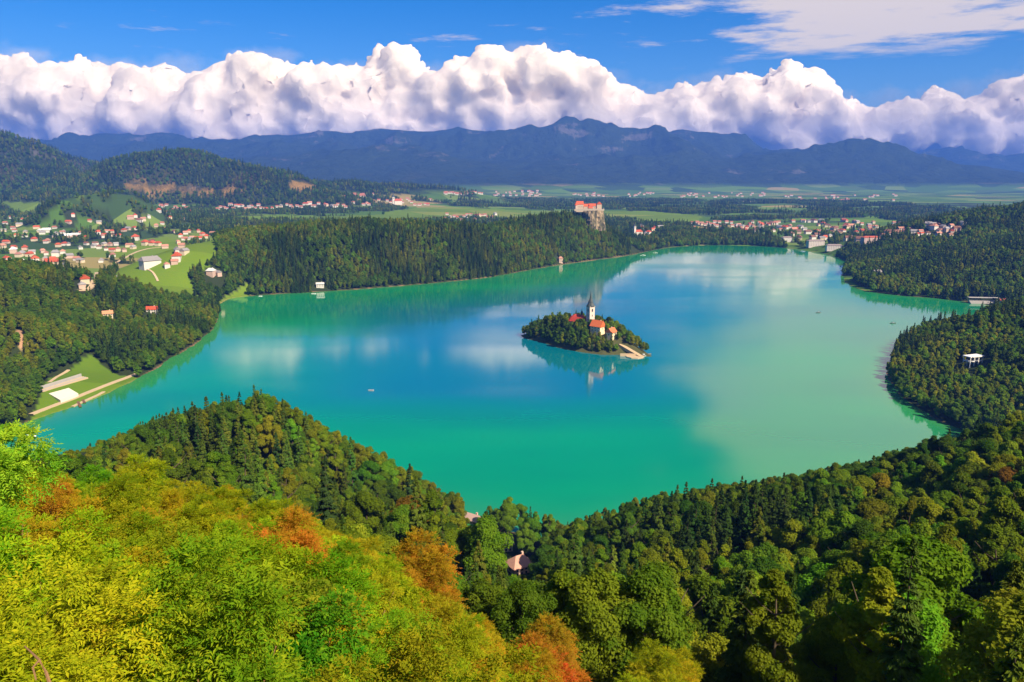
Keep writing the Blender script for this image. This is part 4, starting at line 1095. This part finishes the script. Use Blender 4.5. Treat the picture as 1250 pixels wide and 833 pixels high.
def house(name, p, L, W, hh, rh, rz, wall, roof, label, cat='house', hip=0.0, nw=(4, 2), chim=True, wcol=None):
    e = empty(name, p, rz); tag(e, label, cat)
    b = MB().box((0, 0, hh / 2 - 2), (L, W, hh + 4))
    if hip == 0: b.add([(-L / 2, -W / 2, hh), (-L / 2, W / 2, hh), (-L / 2, 0, hh + rh * .92), (L / 2, -W / 2, hh), (L / 2, W / 2, hh), (L / 2, 0, hh + rh * .92)], [(0, 2, 1), (3, 4, 5)])
    o = b.build('wall', M_WALL, e); o.color = (*wall, 1)
    r = MB().gable(L, W, hh, rh, .8, hip=hip).build('roof', M_ROOF, e); r.color = (*roof, 1)
    if chim: c = MB().box((L * .22, W * .14, hh + rh * .9), (1, 1, 2.2)).build('chimney', M_WALL, r); c.color = (*wall, 1)
    for fl in range(nw[1]):
        for k in range(nw[0]):
            x = (k - (nw[0] - 1) / 2) * L / (nw[0] + .3); z = hh * (fl + .55) / nw[1]
            for sy in (-1, 1): MB().box((x, sy * (W / 2 + .02), z), (1.1, .12, 1.4)).build('window', M_GLASS, e)
    for sx in (-1, 1): MB().box((sx * (L / 2 + .02), 0, hh * .6), (.12, 1.1, 1.4)).build('window', M_GLASS, e)
    return e
WH, CR, PK = WALLS['white'], WALLS['cream'], WALLS['pinkish']
house('boathouse', SPOT['boathouse'], 13, 8, 4.6, 2.8, .2, (.6, .57, .5), (0.5, 0.48, 0.46), 'white boathouse with pale roof at the foot of the dark wood', 'boathouse')
house('lakeside_villa', SPOT['tower_house'], 9, 9, 9, 4, .3, PK, (0.4, 0.2, 0.13), 'tall pinkish villa standing alone among shore trees below the castle', 'villa', hip=3, nw=(2, 4))
house('house', SPOT['roof_a'], 11, 8, 5, 3.5, .5, CR, (0.5, 0.24, 0.12), 'orange-roofed house buried in the trees below the pale road bend')
house('house', SPOT['roof_b'], 13, 9, 5, 3.8, .1, WH, (0.45, 0.08, 0.035), 'red-roofed white house in the dark lakeside trees')
house('house', SPOT['valley_house'], 10.5, 8.5, 4.5, 4.2, .55, PK, (0.50, 0.27, 0.19), 'pink-roofed house in the hollow between the two wooded slopes', hip=4)
house('house', SPOT['valley_barn'], 10, 7, 4, 3, .3, WH, (0.42, 0.28, 0.20), 'small tan-roofed house just up the hollow from the pink-roofed one')
house('house', SPOT['valley_shed'], 11, 7, 4, 2.6, -.6, PK, (0.40, 0.27, 0.22), 'pale brown-roofed house by the tall trees near the water')
house('hut', SPOT['valley_hut'], 8, 6, 3.5, 2.4, -.6, WH, (0.36, 0.28, 0.24), 'low hut with dull roof behind the tall waterside trees', 'hut')
house('villa', SPOT['point_house'], 16, 11, 9, 4, .3, CR, (0.22, 0.2, 0.18), 'cream villa half hidden by trees on the far point', 'villa', nw=(4, 3))
for nm, L, W, hh, rz, wl_, lb in [('hotel_a', 46, 15, 15, .15, (0.5, 0.44, 0.40), 'wide grey-brown hotel at the lake end shore'), ('hotel_b', 40, 15, 11, -.1, (0.56, 0.5, 0.46), 'low pale hotel at the water by the dark hill'),
                                  ('hotel_c', 30, 14, 13, .1, (0.62, 0.58, 0.52), 'pale hotel among trees on the far shore'), ('hotel_d', 44, 15, 14, .2, (0.48, 0.36, 0.32), 'pinkish brown hotel block with red roof beside the dark hill')]:
    house('hotel', SPOT[nm], L, W, hh, 3.2, rz, wl_, (0.40, 0.09, 0.05) if nm == 'hotel_d' else (0.26, 0.21, 0.19), lb, 'hotel', hip=6, nw=(9, 4), chim=False)

def pavilion():
    p = SPOT['pavilion']; e = empty('pavilion', p, .35); tag(e, 'white pavilion with flat roof on tall posts among headland trees', 'pavilion')
    MB().box((0, 0, 9.2), (18, 9, .8)).build('roof', M_WHITE, e)
    MB().box((0, 0, 4.6), (17, 8, .6)).build('floor_slab', M_WHITE, e)
    MB().box((2, 1, 6.8), (11, 6, 4)).build('glass_wall', M_GLASS, e)
    for sx in (-8, -2.7, 2.7, 8):
        for sy in (-3.6, 3.6): MB().box((sx, sy, 3.8), (.7, .7, 10)).build('post', M_WHITE, e)
pavilion()
def grandstand():
    p = SPOT['grandstand']; e = empty('grandstand', p, -.12); tag(e, 'long pale grandstand by the inlet shore under the dark hill', 'grandstand')
    for k in range(5): MB().box((0, k * 2.2, k * 1.0 - 1), (44, 2.16, 3)).build('step', M_GREYC, e)
    MB().box((0, 9, 8.4), (46, 9, .5)).build('roof', M_GREYC, e)
    for sx in (-20, -10, 0, 10, 20): MB().box((sx, 12.6, 3.5), (.5, .5, 9.5)).build('post', M_GREYC, e)
    q = ground(1228, 371); h = house('house', q, 20, 9, 5, 3.2, -.1, PK, (0.40, 0.10, 0.06), 'red-roofed house next to the pale grandstand by the inlet')
grandstand()

def church(name, p, s, rz, label, spire, tower_h, dome=True):
    e = empty(name, p, rz, s); tag(e, label, 'church')
    o = MB().box((0, 0, 4), (20, 9, 12)).build('nave_wall', M_WALL, e); o.color = (*WH, 1)
    r = MB().gable(20, 9, 10, 5, .6, hip=3).build('roof', M_ROOF, e); r.color = (*ROOFS['red'], 1)
    o = MB().box((-12, 0, tower_h / 2 - 1), (5.5, 5.5, tower_h + 2)).build('tower', M_WALL, e); o.color = (*WH, 1)
    MB().lathe([(4.0, 0), (3.4, 1), (1.6, 4), (1.2, 5.5), (.5, spire), (.02, spire + 2)], 8, (-12, 0, tower_h), math.pi / 8).build('spire', M_SLATE, o)
    for sy in (-1, 1): MB().box((-12, sy * 2.78, tower_h - 4), (1.2, .1, 2.6)).build('window', M_GLASS, o)
    return e
church('church', SPOT['church'], 1.25, .5, 'white church with tall pale spire on the shore below the castle', 12, 24)
church('church', SPOT['far_church'], 2.0, .3, 'pinkish church standing over the hillside village', 10, 20)

# ------------------------------------------------------------------ castle on its cliff
def castle():
    base = at_depth(716, 256, 1985)
    top = at_depth(716, 257, 1985)[2]
    g = np.random.default_rng(3)
    # cliff: an upright rock with broken faces
    c = at_depth(724, 262, 1985); n, m = 40, 16; V = []
    for j in range(m + 1):
        v = j / m
        for i in range(n):
            a = 2 * math.pi * i / n
            rx, ry = 24 + 7 * (1 - v), 19 + 7 * (1 - v)
            k = 1 + .30 * (vnoise(np.array([i * .55 + 3]), np.array([v * 3.1]), 4)[0] - .5) + .22 * (vnoise(np.array([i * 1.7]), np.array([v * 8.3]), 8)[0] - .5)
            V.append((c[0] + rx * k * math.cos(a), c[1] + ry * k * math.sin(a), (top - 50) + 50 * v + (0 if j < m else g.uniform(-1, 1))))
    V = np.array(V); i, j = np.meshgrid(np.arange(n), np.arange(m))
    Fq = np.stack([j * n + i, j * n + (i + 1) % n, (j + 1) * n + (i + 1) % n, (j + 1) * n + i], -1).reshape(-1, 4)
    ctr = len(V); V = np.vstack([V, [c[0], c[1], top + .5]])
    Ft = np.stack([m * n + np.arange(n), m * n + (np.arange(n) + 1) % n, np.full(n, ctr), np.full(n, ctr)], 1)
    mt, nt = new_mat('cliff rock'); geo = N(nt, 'ShaderNodeNewGeometry')
    nn = noise(nt, vmath(nt, 'MULTIPLY', geo.outputs['Position'], (1, 1, .35)), .09, 7, .65)
    p = principled(nt, mixc(nt, smooth_(nt, nn, .42, .6), (.10, .09, .05), (.36, .26, .16)), .95, .05); bump(nt, p, nn, .8, 4); out_surf(nt, p.outputs[0])
    me = bpy.data.meshes.new('cliff'); me.from_pydata([tuple(v) for v in V], [], [tuple(q) for q in Fq] + [tuple(q[:3]) for q in Ft]); me.materials.append(mt)
    tag(put('cliff', me), 'pale broken rock cliff dropping from the red-roofed castle', 'cliff')
    e = empty('castle', (c[0] - 12, c[1], top), 0.05); tag(e, 'red-roofed medieval castle on the pale cliff above the lake', 'castle')
    def blk(x, y, L, W, h, rh, rz=0, hip=0):
        o = MB().box((0, 0, h / 2 - 2), (L, W, h + 4)).build('wall', M_WALL, e); o.color = (.50, .38, .28, 1); o.location = (x, y, 0); o.rotation_euler.z = rz
        r = MB().gable(L, W, h, rh, .6, hip=hip).build('roof', M_ROOF, e); r.color = (.5, .10, .04, 1); r.location = (x, y, 0); r.rotation_euler.z = rz
        for k in range(int(L / 5)): MB().box((-L / 2 + 3 + k * 5, -W / 2 - .03, h * .6), (1.2, .15, 1.8)).build('window', M_GLASS, o)
    blk(-22, 0, 17, 11, 15, 8); blk(-5, 4, 15, 10, 10, 6, .1); blk(10, 0, 16, 10, 11, 6, -.1); blk(27, 3, 11, 12, 15, 7, math.pi / 2); blk(4, -9, 10, 6, 6, 4)
    o = MB().lathe([(4, -4), (4, 13)], 14, (-32, -3, 0)).build('tower', M_WALL, e); o.color = (.5, .39, .3, 1)
    r = MB().lathe([(4.7, 13), (.1, 20)], 14, (-32, -3, 0)).build('tower_roof', M_ROOF, e); r.color = (.5, .10, .04, 1)
    w = MB()
    for k in range(26):
        x = -36 + k * 2.9; w.box((x, -13, 2.2 if k % 2 else 1.6), (2.9, 1.2, 5.5 if k % 2 else 4.3))
    o = w.build('curtain_wall', M_WALL, e); o.color = (.42, .34, .26, 1)
castle()

# ------------------------------------------------------------------ island
def island_h(x, y):
    dx, dy = x - ISL_C[0], y - ISL_C[1]
    u = dx * ISL_A[0] + dy * ISL_A[1]; v = -dx * ISL_A[1] + dy * ISL_A[0]
    uu = u / (ISL_L + 2); vv = v / 40.0
    a = np.arctan2(vv, uu); q = np.hypot(uu, vv) * (1 + .12 * (vnoise(np.cos(a) * 2.2 + 5, np.sin(a) * 2.2 + 5, 3) - .5) * 2)
    q = q + np.clip(uu - .55, 0, 1) * np.abs(vv) * 1.5
    s = np.clip(1 - q, -1, 1)
    h = np.where(s > 0, 18.5 * sstep(0, .62, s) + 1.1 * sstep(0, .05, s), s * 12)
    return h - .35, u, v
def island():
    xs = np.arange(-100, 100.1, 2.0); X, Y = np.meshgrid(xs, xs, indexing='ij'); x = (X + ISL_C[0]).ravel(); y = (Y + ISL_C[1]).ravel()
    h, u, v = island_h(x, y); n = len(xs)
    i, k = np.meshgrid(np.arange(n - 1), np.arange(n - 1), indexing='ij')
    Fq = np.stack([i * n + k, (i + 1) * n + k, (i + 1) * n + k + 1, i * n + k + 1], -1).reshape(-1, 4)
    Fq = Fq[h[Fq].max(1) > -3]
    us = np.unique(Fq); mp = np.full(len(x), -1); mp[us] = np.arange(len(us))
    m, nt = new_mat('island ground'); geo = N(nt, 'ShaderNodeNewGeometry')
    nn = noise(nt, geo.outputs['Position'], .2, 5, .6)
    p = principled(nt, mixc(nt, nn, (.04, .055, .015), (.10, .09, .04)), .95, .05); out_surf(nt, p.outputs[0])
    o = put('island', mesh_np('island', np.stack([x, y, h], 1)[us], mp[Fq], m, True)); tag(o, 'small wooded island in the turquoise lake', kind='structure')
    def I(u, v):
        q = ISL_C + ISL_A * u + np.array([-ISL_A[1], ISL_A[0]]) * v
        return np.array([q[0], q[1], float(island_h(np.array([q[0]]), np.array([q[1]]))[0][0])])
    def ipix(px, py, z):
        return on_level(px, py, z)
    keep = []
    # bell tower
    tb = at_depth(720.5, 395, 915); zt = 20.5
    p = np.array([tb[0], tb[1], float(island_h(tb[:1], tb[1:2])[0][0])])
    e = empty('bell_tower', p, .55); tag(e, 'tall pale bell tower with dark pointed spire on the island', 'tower')
    hs = 47 - p[2]
    o = MB().box((0, 0, hs / 2 - 1), (7.2, 7.2, hs + 2)).build('shaft', M_WALL, e); o.color = (.66, .52, .43, 1)
    MB().box((0, 0, hs + .3), (8.0, 8.0, .8)).build('cornice', M_STONE, e)
    for zc in (hs * .45,): MB().box((0, 0, zc), (7.6, 7.6, .6)).build('string_course', M_STONE, e)
    MB().lathe([(5.3, 0), (4.8, 1.0), (3.4, 3.4), (2.9, 4.6), (3.1, 5.2), (1.9, 7.6), (1.1, 9.5), (.8, 12.5), (.2, 18.5)], 8, (0, 0, hs + .7), math.pi / 8).build('spire', M_SLATE, e)
    for a in range(4):
        for z, w, h in ((hs - 4.2, 2.0, 3.4), (hs * .62, 1.0, 2.2), (hs * .28, 1.0, 2.0)):
            w_ = MB().box((3.62, 0, z), (.14, w, h)).build('window', M_GLASS, e); w_.rotation_euler.z = a * math.pi / 2
    keep.append((p[0], p[1], 8))
    # church
    q = at_depth(706.5, 391, 925); p = np.array([q[0], q[1], float(island_h(q[:1], q[1:2])[0][0])])
    e = empty('pilgrimage_church', p, -.62); tag(e, 'white church with rounded red roof and dark turret on the island', 'church')
    hh = 27.5 - p[2]
    o = MB().box((0, 0, hh / 2 - 2), (18, 11, hh + 4)).build('nave_wall', M_WALL, e); o.color = (*WH, 1)
    MB().lathe([(5.5, -4), (5.5, hh)], 10, (-9, 0, 0)).build('apse', M_WALL, e).color = (*WH, 1)
    r = MB(); prof = [(0, 0), (.22, .32), (.5, .66), (.78, .9), (1, 1)]
    a_, b_, zr = 9.8, 6.4, 8.6
    V = []
    for s_, t_ in prof:
        aa, bb = a_ * (1 - s_ * .62), b_ * (1 - s_)
        V += [(-aa - (1 - s_) * 5, -bb * .6, hh + zr * t_), (-aa, -bb, hh + zr * t_), (aa, -bb, hh + zr * t_), (aa, bb, hh + zr * t_), (-aa, bb, hh + zr * t_), (-aa - (1 - s_) * 5, bb * .6, hh + zr * t_)]
    Fs = [(l * 6 + k, l * 6 + (k + 1) % 6, (l + 1) * 6 + (k + 1) % 6, (l + 1) * 6 + k) for l in range(len(prof) - 1) for k in range(6)] + [tuple(range((len(prof) - 1) * 6, len(prof) * 6)), (5, 4, 3, 2, 1, 0)]
    ro = r.add(V, Fs).build('roof', M_ROOF, e); ro.color = (.46, .06, .035, 1)
    MB().lathe([(1.2, 0), (1.2, 2.6), (1.7, 3), (1.2, 4.2), (.5, 5), (.35, 6), (.02, 8.4)], 8, (4, 0, hh + zr - .6)).build('turret', M_SLATE, ro)
    for k in range(3):
        for sy in (-1, 1): MB().box((-5 + k * 5, sy * 5.52, hh * .55), (1.2, .12, 3.2)).build('window', M_GLASS, e)
    keep.append((p[0], p[1], 14))
    # houses by the stairs
    for nm, px, py, D, L, W, hh, rh, rz, roof, lb in [('parish_house', 729.5, 404.5, 893, 14, 10, 6.2, 7.0, -.72, (.55, .13, .04), 'cream house with steep orange-red roof at the foot of the bell tower'),
                                                ('hermit_house', 746, 412, 884, 10, 8, 6.5, 5.0, .85, (.50, .15, .06), 'cream gabled house with orange roof near the island stairs')]:
        q = at_depth(px, py, D); p = np.array([q[0], q[1], q[2]])
        house(nm, p, L, W, hh, rh, rz, (.78, .64, .40), roof, lb, 'house', nw=(3, 2)); keep.append((p[0], p[1], 12))
    # stairs and landing
    A = np.array(at_depth(757, 420, 876)); B = np.array(on_level(783, 435.2, .8))
    u = (B - A)[:2]; L = np.linalg.norm(u); u /= L; st = MB(); ns = 34
    for k in range(ns):
        t = (k + .5) / ns; c = A + (B - A) * t; st.box((c[0], c[1], c[2] - 1.6), (L / ns + .05, 5.5, 3.6), math.atan2(u[1], u[0]))
    tag(st.build('stone_stairs', M_PATH), 'broad pale stone stairway climbing the island from the landing', 'stairs')
    keep += [(A[0] + (B - A)[0] * t, A[1] + (B - A)[1] * t, 6.5) for t in np.linspace(0, 1, 8)]
    q = on_level(780, 436, .6); lw = MB()
    tag(MB().lathe([(11, -3), (10.5, .9)], 9, (q[0] - 4, q[1] + 4, 0)).build('stone_landing', M_PATH), 'pale stone landing at the island tip', 'landing')
    for s in range(2):
        A2 = np.array(on_level(757 + s * 9, 434 - s * 3.6, 1 + s)); B2 = np.array(on_level(777, 434, 1.2)) if s == 0 else np.array(on_level(779, 431, 1.5))
        v = (B2 - A2)[:2]; rz = math.atan2(v[1], v[0]); c = (A2 + B2) / 2
        tag(MB().box((c[0], c[1], .9 + s), (np.linalg.norm(v), 1.2, 4.4), rz).build('retaining_wall', M_PATH), ['low pale retaining wall along the island shore', 'upper pale retaining wall beside the stairway'][s], 'wall')
    # trees of the island
    x, y = grid_pts(ISL_C[0] - 95, ISL_C[0] + 95, ISL_C[1] - 95, ISL_C[1] + 95, 5.2, 71)
    h, u, v = island_h(x, y); ok = (h > .9) & ((u < ISL_L * .80) | (v > 2))
    for kx, ky, kr in keep:
        dx, dy = x - kx, y - ky; Lk = math.hypot(kx, ky); al = -(dx * kx + dy * ky) / Lk; ac = np.abs(-dx * ky + dy * kx) / Lk
        ok &= ~((ac < kr * .72) & (al > -kr * .6) & (al < kr * .6 + 2))
    x, y, h, u = x[ok], y[ok], h[ok], u[ok]
    g = np.random.default_rng(9); k = np.where(g.random(len(x)) < .16, 5 + g.integers(0, 3, len(x)), np.where(u > 30, g.choice([1, 2, 3, 4], len(x)), g.choice([0, 0, 0, 1, 2], len(x))))
    sc = g.uniform(.8, 1.35, len(x)) * np.where(k >= 5, .72, .82) * np.where(u > 35, .8, 1.0)
    scatter('island_grove', np.stack([x, y, h - .3], 1), sc, k, PROTOS['mid'][0], 'dark grove of trees covering the island')
island()

# ------------------------------------------------------------------ boats and buoys
def boat_mesh(L, W):
    st = [(-.5, .62, 0), (-.3, .95, 0), (0, 1, 0), (.25, .82, .05), (.42, .4, .15), (.5, .03, .25)]
    V = []
    for t, w, r in st:
        x, w = t * L, w * W / 2
        V += [(x, -w, .75 + r), (x, -w * .7, -.15), (x, w * .7, -.15), (x, w, .75 + r), (x, w * .82, .35), (x, -w * .82, .35)]
    n = len(st); Fs = [(i * 6 + k, i * 6 + (k + 1) % 6, (i + 1) * 6 + (k + 1) % 6, (i + 1) * 6 + k) for i in range(n - 1) for k in range(6)] + [(5, 4, 3, 2, 1, 0), tuple((n - 1) * 6 + k for k in range(6))]
    return V, Fs
boats = [(453, 477, 5.5, (.34, .29, .30), 0.1, False, 'small dull rowing boat alone on the open water before the knoll'), (985, 319, 8, (.12, .12, .14), .3, True, 'dark covered boat on the pale water near the far town'), (999, 382, 8, (.14, .13, .14), .2, True, 'dark boat on the pale cloud reflection in mid-lake'),
         (1090, 395, 9, (.12, .11, .12), .1, True, 'dark covered boat near the green inlet mouth'), (786, 434.8, 9, (.72, .68, .6), .4, True, 'white boat moored at the island landing'), (792, 433, 7, (.2, .16, .13), .5, False, 'small dark boat tied beyond the island landing'),
         (36, 534, 9, (.75, .74, .7), .5, True, 'white boat floating by the end of the promenade'), (785, 312, 14, (.7, .68, .62), .3, True, 'white excursion boat at the far shore below the white church'), (800, 309, 12, (.68, .66, .6), .1, True, 'pale boat farther along the far shore by the church'),
         (383, 359, 8, (.7, .7, .68), .1, False, 'white rowing boat in front of the white boathouse'), (318, 362, 6, (.7, .7, .68), .2, False, 'small white boat under the dark shore trees'), (270, 367, 6, (.7, .7, .68), .2, False, 'tiny white boat at the corner of the wooded bay')]
for px, py, L, c, rz, canopy, lb in boats:
    p = on_level(px, py); e = empty('boat', (p[0], p[1], 0.0), rz); tag(e, lb, 'boat', 'boats on the lake')
    V, Fs = boat_mesh(L, L * .3); o = MB().add(V, Fs).build('hull', M_HULL, e); o.color = (*c, 1)
    if canopy:
        o = MB().lathe([(L * .17, 2.1), (L * .16, 2.25), (L * .05, 2.45)], 8, (-.3, 0, 0)).build('canopy', M_HULL, e); o.color = (*[min(q * 1.2, .8) for q in c], 1)
        for sx in (-1, 1):
            for sy in (-1, 1): MB().box((-.3 + sx * L * .1, sy * L * .1, 1.3), (.08, .08, 1.7)).build('post', M_WHITE, e)
    for k in (-.2, .12): MB().box((k * L, 0, .5), (.35, L * .24, .08)).build('bench', M_WOOD, e)
p = on_level(41, 526); e = empty('buoy', (p[0], p[1], 0)); tag(e, 'white marker buoy beside the white boat', 'buoy')
MB().lathe([(.2, -.5), (1.1, -.1), (1.2, .4), (.5, 1.0), (.15, 1.6)], 10).build('float', M_WHITE, e); MB().box((0, 0, 2.2), (.12, .12, 1.6)).build('mast', M_WHITE, e)

# ------------------------------------------------------------------ far hamlets seen only as specks
def specks():
    g = np.random.default_rng(4); w, r = MB(), MB()
    for x0, x1, y0, y1, n in [(540, 590, 236, 239, 26), (600, 660, 234, 240, 30), (420, 470, 238, 242, 14), (700, 800, 236, 241, 26), (830, 960, 236, 242, 34), (960, 1120, 238, 246, 26)]:
        for k in range(n):
            p = ground(g.uniform(x0, x1), g.uniform(y0, y1)); L, W, h = g.uniform(12, 26), g.uniform(10, 14), g.uniform(6, 9)
            w.box((p[0], p[1], p[2] + h / 2 - 1), (L, W, h + 2)); r.gable(L, W, p[2] + h, 5, .8, c=(p[0], p[1]))
    for p, _, sz, _ in FAR_HOUSES:
        w.box((p[0], p[1], p[2] + 2), (12 * sz, 9 * sz, 8)); r.gable(12 * sz, 9 * sz, p[2] + 6, 4 * sz, .8, c=(p[0], p[1]))
    o = w.build('distant_settlement', M_WALL); o.color = (*WH, 1); tag(o, 'specks of far white settlements across the plain', kind='stuff')
    q = r.build('roof', M_ROOF, o); q.color = (.36, .14, .09, 1)
specks()

# ------------------------------------------------------------------ bushes in front of the viewer
def frond_mesh(name, seed, nf, h, w, nl=9, ll=.085, lw=.34, flen=.34, simple_leaf=False, mat=None):
    """bush crown: arching pinnate fronds (or single leaves on twigs) spread over a loose dome"""
    g = np.random.default_rng(seed)
    nb = 22
    B = np.array([(w * g.uniform(.2, 1.0) * math.cos(a), w * g.uniform(.2, 1.0) * math.sin(a), h * g.uniform(.3, 1.0), w * g.uniform(.14, .36)) for a in g.uniform(0, 6.28, nb)] + [(0, 0, h * .8, w * .4)])
    k = g.integers(0, len(B), nf)
    dr = unit(g.normal(size=(nf, 3)) + np.array([0, 0, .55]))
    base = B[k, :3] + dr * (B[k, 3] * g.uniform(.45, 1.0, nf) ** .5)[:, None]
    axis = unit(dr * .7 + g.normal(size=(nf, 3)) * .45 + np.array([0, 0, .1]))
    upv = unit(np.array([0, 0, 1.0]) + dr * .5 + g.normal(size=(nf, 3)) * .28)
    side = unit(np.cross(axis, upv)); upv = unit(np.cross(side, axis))
    L = flen * g.uniform(.7, 1.3, nf)
    tb = g.uniform(0, 1, len(B))[k] * .55 + g.uniform(0, 1, nf) * .3
    Vs, T = [], []
    for j in range(nl):
        s = 1.0 if j == nl - 1 else (j // 2 + 1) / (nl // 2 + .6)
        sg = 0 if j == nl - 1 else (1 if j % 2 else -1)
        P = base + axis * (L * s)[:, None] - np.array([0, 0, 1.0]) * (L * s * s * .32)[:, None]
        dirn = unit(axis * (1 if sg == 0 else .55) + side * sg * .85 - np.array([0, 0, .22]) + g.normal(size=(nf, 3)) * (.14 if not simple_leaf else .4))
        nn = unit(upv + g.normal(size=(nf, 3)) * .3); b = unit(np.cross(nn, dirn)); sz = ll * g.uniform(.75, 1.25, nf)[:, None]
        Vs.append(np.stack([P, P + dirn * sz * .45 + b * sz * lw * .5 + nn * sz * .06, P + dirn * sz - nn * sz * .08, P + dirn * sz * .45 - b * sz * lw * .5 + nn * sz * .06], 1))
        T.append(np.clip(tb + g.uniform(-.1, .25, nf), 0, 1))
    V = np.concatenate(Vs).reshape(-1, 3); n = len(V) // 4
    return mesh_np(name, V, np.arange(4 * n).reshape(n, 4), mat or M_BUSH, False, {'tint': ('FACE', 'FLOAT', np.concatenate(T).astype(np.float32))})
def stems_mesh(name, seed, h, w, n=9):
    g = np.random.default_rng(seed); b = MB()
    for k in range(n):
        a = g.uniform(0, 6.28); r = w * g.uniform(.3, .8); t = h * g.uniform(.45, .80)
        b.tube([(.1 * math.cos(a), .1 * math.sin(a), -.3), (r * .45 * math.cos(a), r * .45 * math.sin(a), t * .5), (r * math.cos(a + .2), r * math.sin(a + .2), t)], [.035, .022, .008], 5)
    return b.mesh(name, M_TWIG)
BV = [dict(nf=2900, h=2.9, w=1.35, nl=9, ll=.068, lw=.42, flen=.25), dict(nf=2700, h=2.6, w=1.45, nl=11, ll=.062, lw=.38, flen=.28), dict(nf=3300, h=2.8, w=1.3, nl=7, ll=.072, lw=.50, flen=.20, simple_leaf=True), dict(nf=2400, h=3.4, w=1.2, nl=11, ll=.075, lw=.36, flen=.30)]
BUSH = [frond_mesh('bush_foliage', 600 + k, **v) for k, v in enumerate(BV)]
BSTEM = [stems_mesh('bush_stems', 620 + k, v['h'], v['w']) for k, v in enumerate(BV)]
BCOL = {'yellow-green': (0.27, 0.32, 0.009), 'lime green': (0.21, 0.32, 0.010), 'leaf green': (0.13, 0.22, 0.010), 'golden yellow': (0.335, 0.315, 0.010), 'orange-tinged': (0.38, 0.25, 0.012), 'rusty orange': (0.42, 0.20, 0.016)}
def edge_px(py): return np.interp(py, [590, 640, 680, 700, 740, 800, 833, 900], [235, 420, 490, 520, 570, 610, 630, 660])
def bushes():
    g = np.random.default_rng(21); pts = []
    DD = np.exp(g.uniform(math.log(7.2), math.log(46), 7000)); XX = DD * g.uniform(-.80, .12, 7000); ZZ = H(XX, DD); SS = g.uniform(.55, 1.2, 7000)
    PX, PY, _ = project(np.stack([XX, DD, ZZ + 2.6 * SS], 1))
    for x, D, z, s, px, py in zip(XX, DD, ZZ, SS, PX, PY):
        if len(pts) >= 280: break
        if px + F * 1.15 / D > edge_px(py) + 25 or py < 585 or px < -140: continue
        if any(math.hypot(x - q[0], D - q[1]) < .85 + D * .018 for q in pts): continue
        pts.append((x, D, z, s, float(px), float(py), D))
    extra = [(658, 745, 40, 'rusty orange'), (665, 772, 39, 'rusty orange'), (672, 792, 37, 'rusty orange'), (648, 800, 35, 'orange-tinged'), (838, 790, 48, 'golden yellow'), (795, 800, 47, 'golden yellow'), (815, 825, 44, 'yellow-green'), (1132, 822, 44, 'rusty orange'), (770, 828, 42, 'yellow-green'), (503, 676, 28, 'rusty orange'), (512, 705, 27, 'rusty orange'), (528, 735, 25, 'orange-tinged'), (575, 770, 24, 'orange-tinged')]
    for px, py, D, _c in extra:
        q = at_depth(px, py, D); z = Hp(q[0], q[1]); s = min(max((q[2] - z) / 3.3, .7), 1.6)
        pts.append((q[0], q[1], z, s, px, py, D))
    rows = []; names = list(BCOL)
    for i, (x, y, z, s, px, py, D) in enumerate(pts):
        n = float(fbm(np.array([px / 150]), np.array([py / 70]), 3, 14)[0]) + g.normal(0, .07)
        if i >= len(pts) - len(extra): c = extra[i - len(pts) + len(extra)][3]; v = 3 if c != 'yellow-green' else 1
        else:
            w = g.random()
            if D > 15: c = 'golden yellow' if w < .24 else 'orange-tinged' if w < .56 else 'rusty orange' if w < .62 else 'yellow-green' if w < .86 else 'lime green'
            elif px > 380: c = 'lime green' if w < .36 else 'yellow-green' if w < .85 else 'golden yellow'
            elif 200 < px and n > .5: c = 'leaf green' if w < .22 else 'lime green' if w < .6 else 'yellow-green'
            else: c = 'yellow-green' if w < .5 else 'golden yellow' if w < .62 else 'orange-tinged' if w < .70 else 'lime green' if w < .93 else 'leaf green'
            v = int(g.choice([0, 1, 2, 3], p=[.32, .28, .12, .28])) if c != 'leaf green' else int(g.choice([2, 0]))
        e = empty('shrub', (x, y, z - .1), g.uniform(0, 6.28), s)
        put('stems', BSTEM[v], e)['label'] = 'thin brown arching stems'
        f = put('foliage', BUSH[v], e); j = g.uniform(.85, 1.15, 3); col = BCOL[c]; f.color = (col[0] * j[0], col[1] * j[1], col[2], 1)
        kind_ = ['feathery', 'fern-leaved', 'broad-leaved', 'tall feathery'][v]
        where = ('below the knoll' if px < 260 else 'near the dry clearing' if px < 450 else 'by the wooded hollow') if D > 18 else ('at the picture bottom edge' if py > 770 else 'in the thicket middle' if py > 690 else 'high in the thicket') if px < 620 else 'at the foot of the forested slope'
        if px >= 620: where = 'at the foot of the forested slope'
        rows.append((e, f'{c} {kind_} shrub {where}', px)); tag(e, None, 'shrub', 'shrubs in the thicket before the viewer')
    single_out(rows)
    # young tree at the picture's left border
    x, y = at_depth(8, 600, 13.5)[:2]; z = Hp(x, y); e = empty('young_ash_tree', (x - .4, y, z)); tag(e, 'bright lime young tree rising at the left border above the thicket', 'tree')
    ht = at_depth(0, 535, 13.5)[2] - z
    put('crown', frond_mesh('ash_crown', 650, 4200, ht, 1.25, 11, .075, .38, .28), e).color = (.20, .40, .02, 1)
    put('trunk', stems_mesh('ash_trunk', 651, ht * .95, .8, 7), e)
    b = MB(); A = at_depth(62, 838, 5.0); B = at_depth(48, 806, 5.2); C = at_depth(30, 789, 5.4)
    b.tube([A, (A + B) / 2 + np.array([.01, 0, 0]), B, C], [.014, .012, .010, .005], 6)
    b.tube([B, at_depth(40, 815, 5.1), at_depth(44, 830, 5.0)], [.009, .007, .006], 5)
    tag(b.build('bare_twig', M_TWIG), 'bare orange-brown twig sticking up among leaves in the bottom corner', 'twig')
bushes()
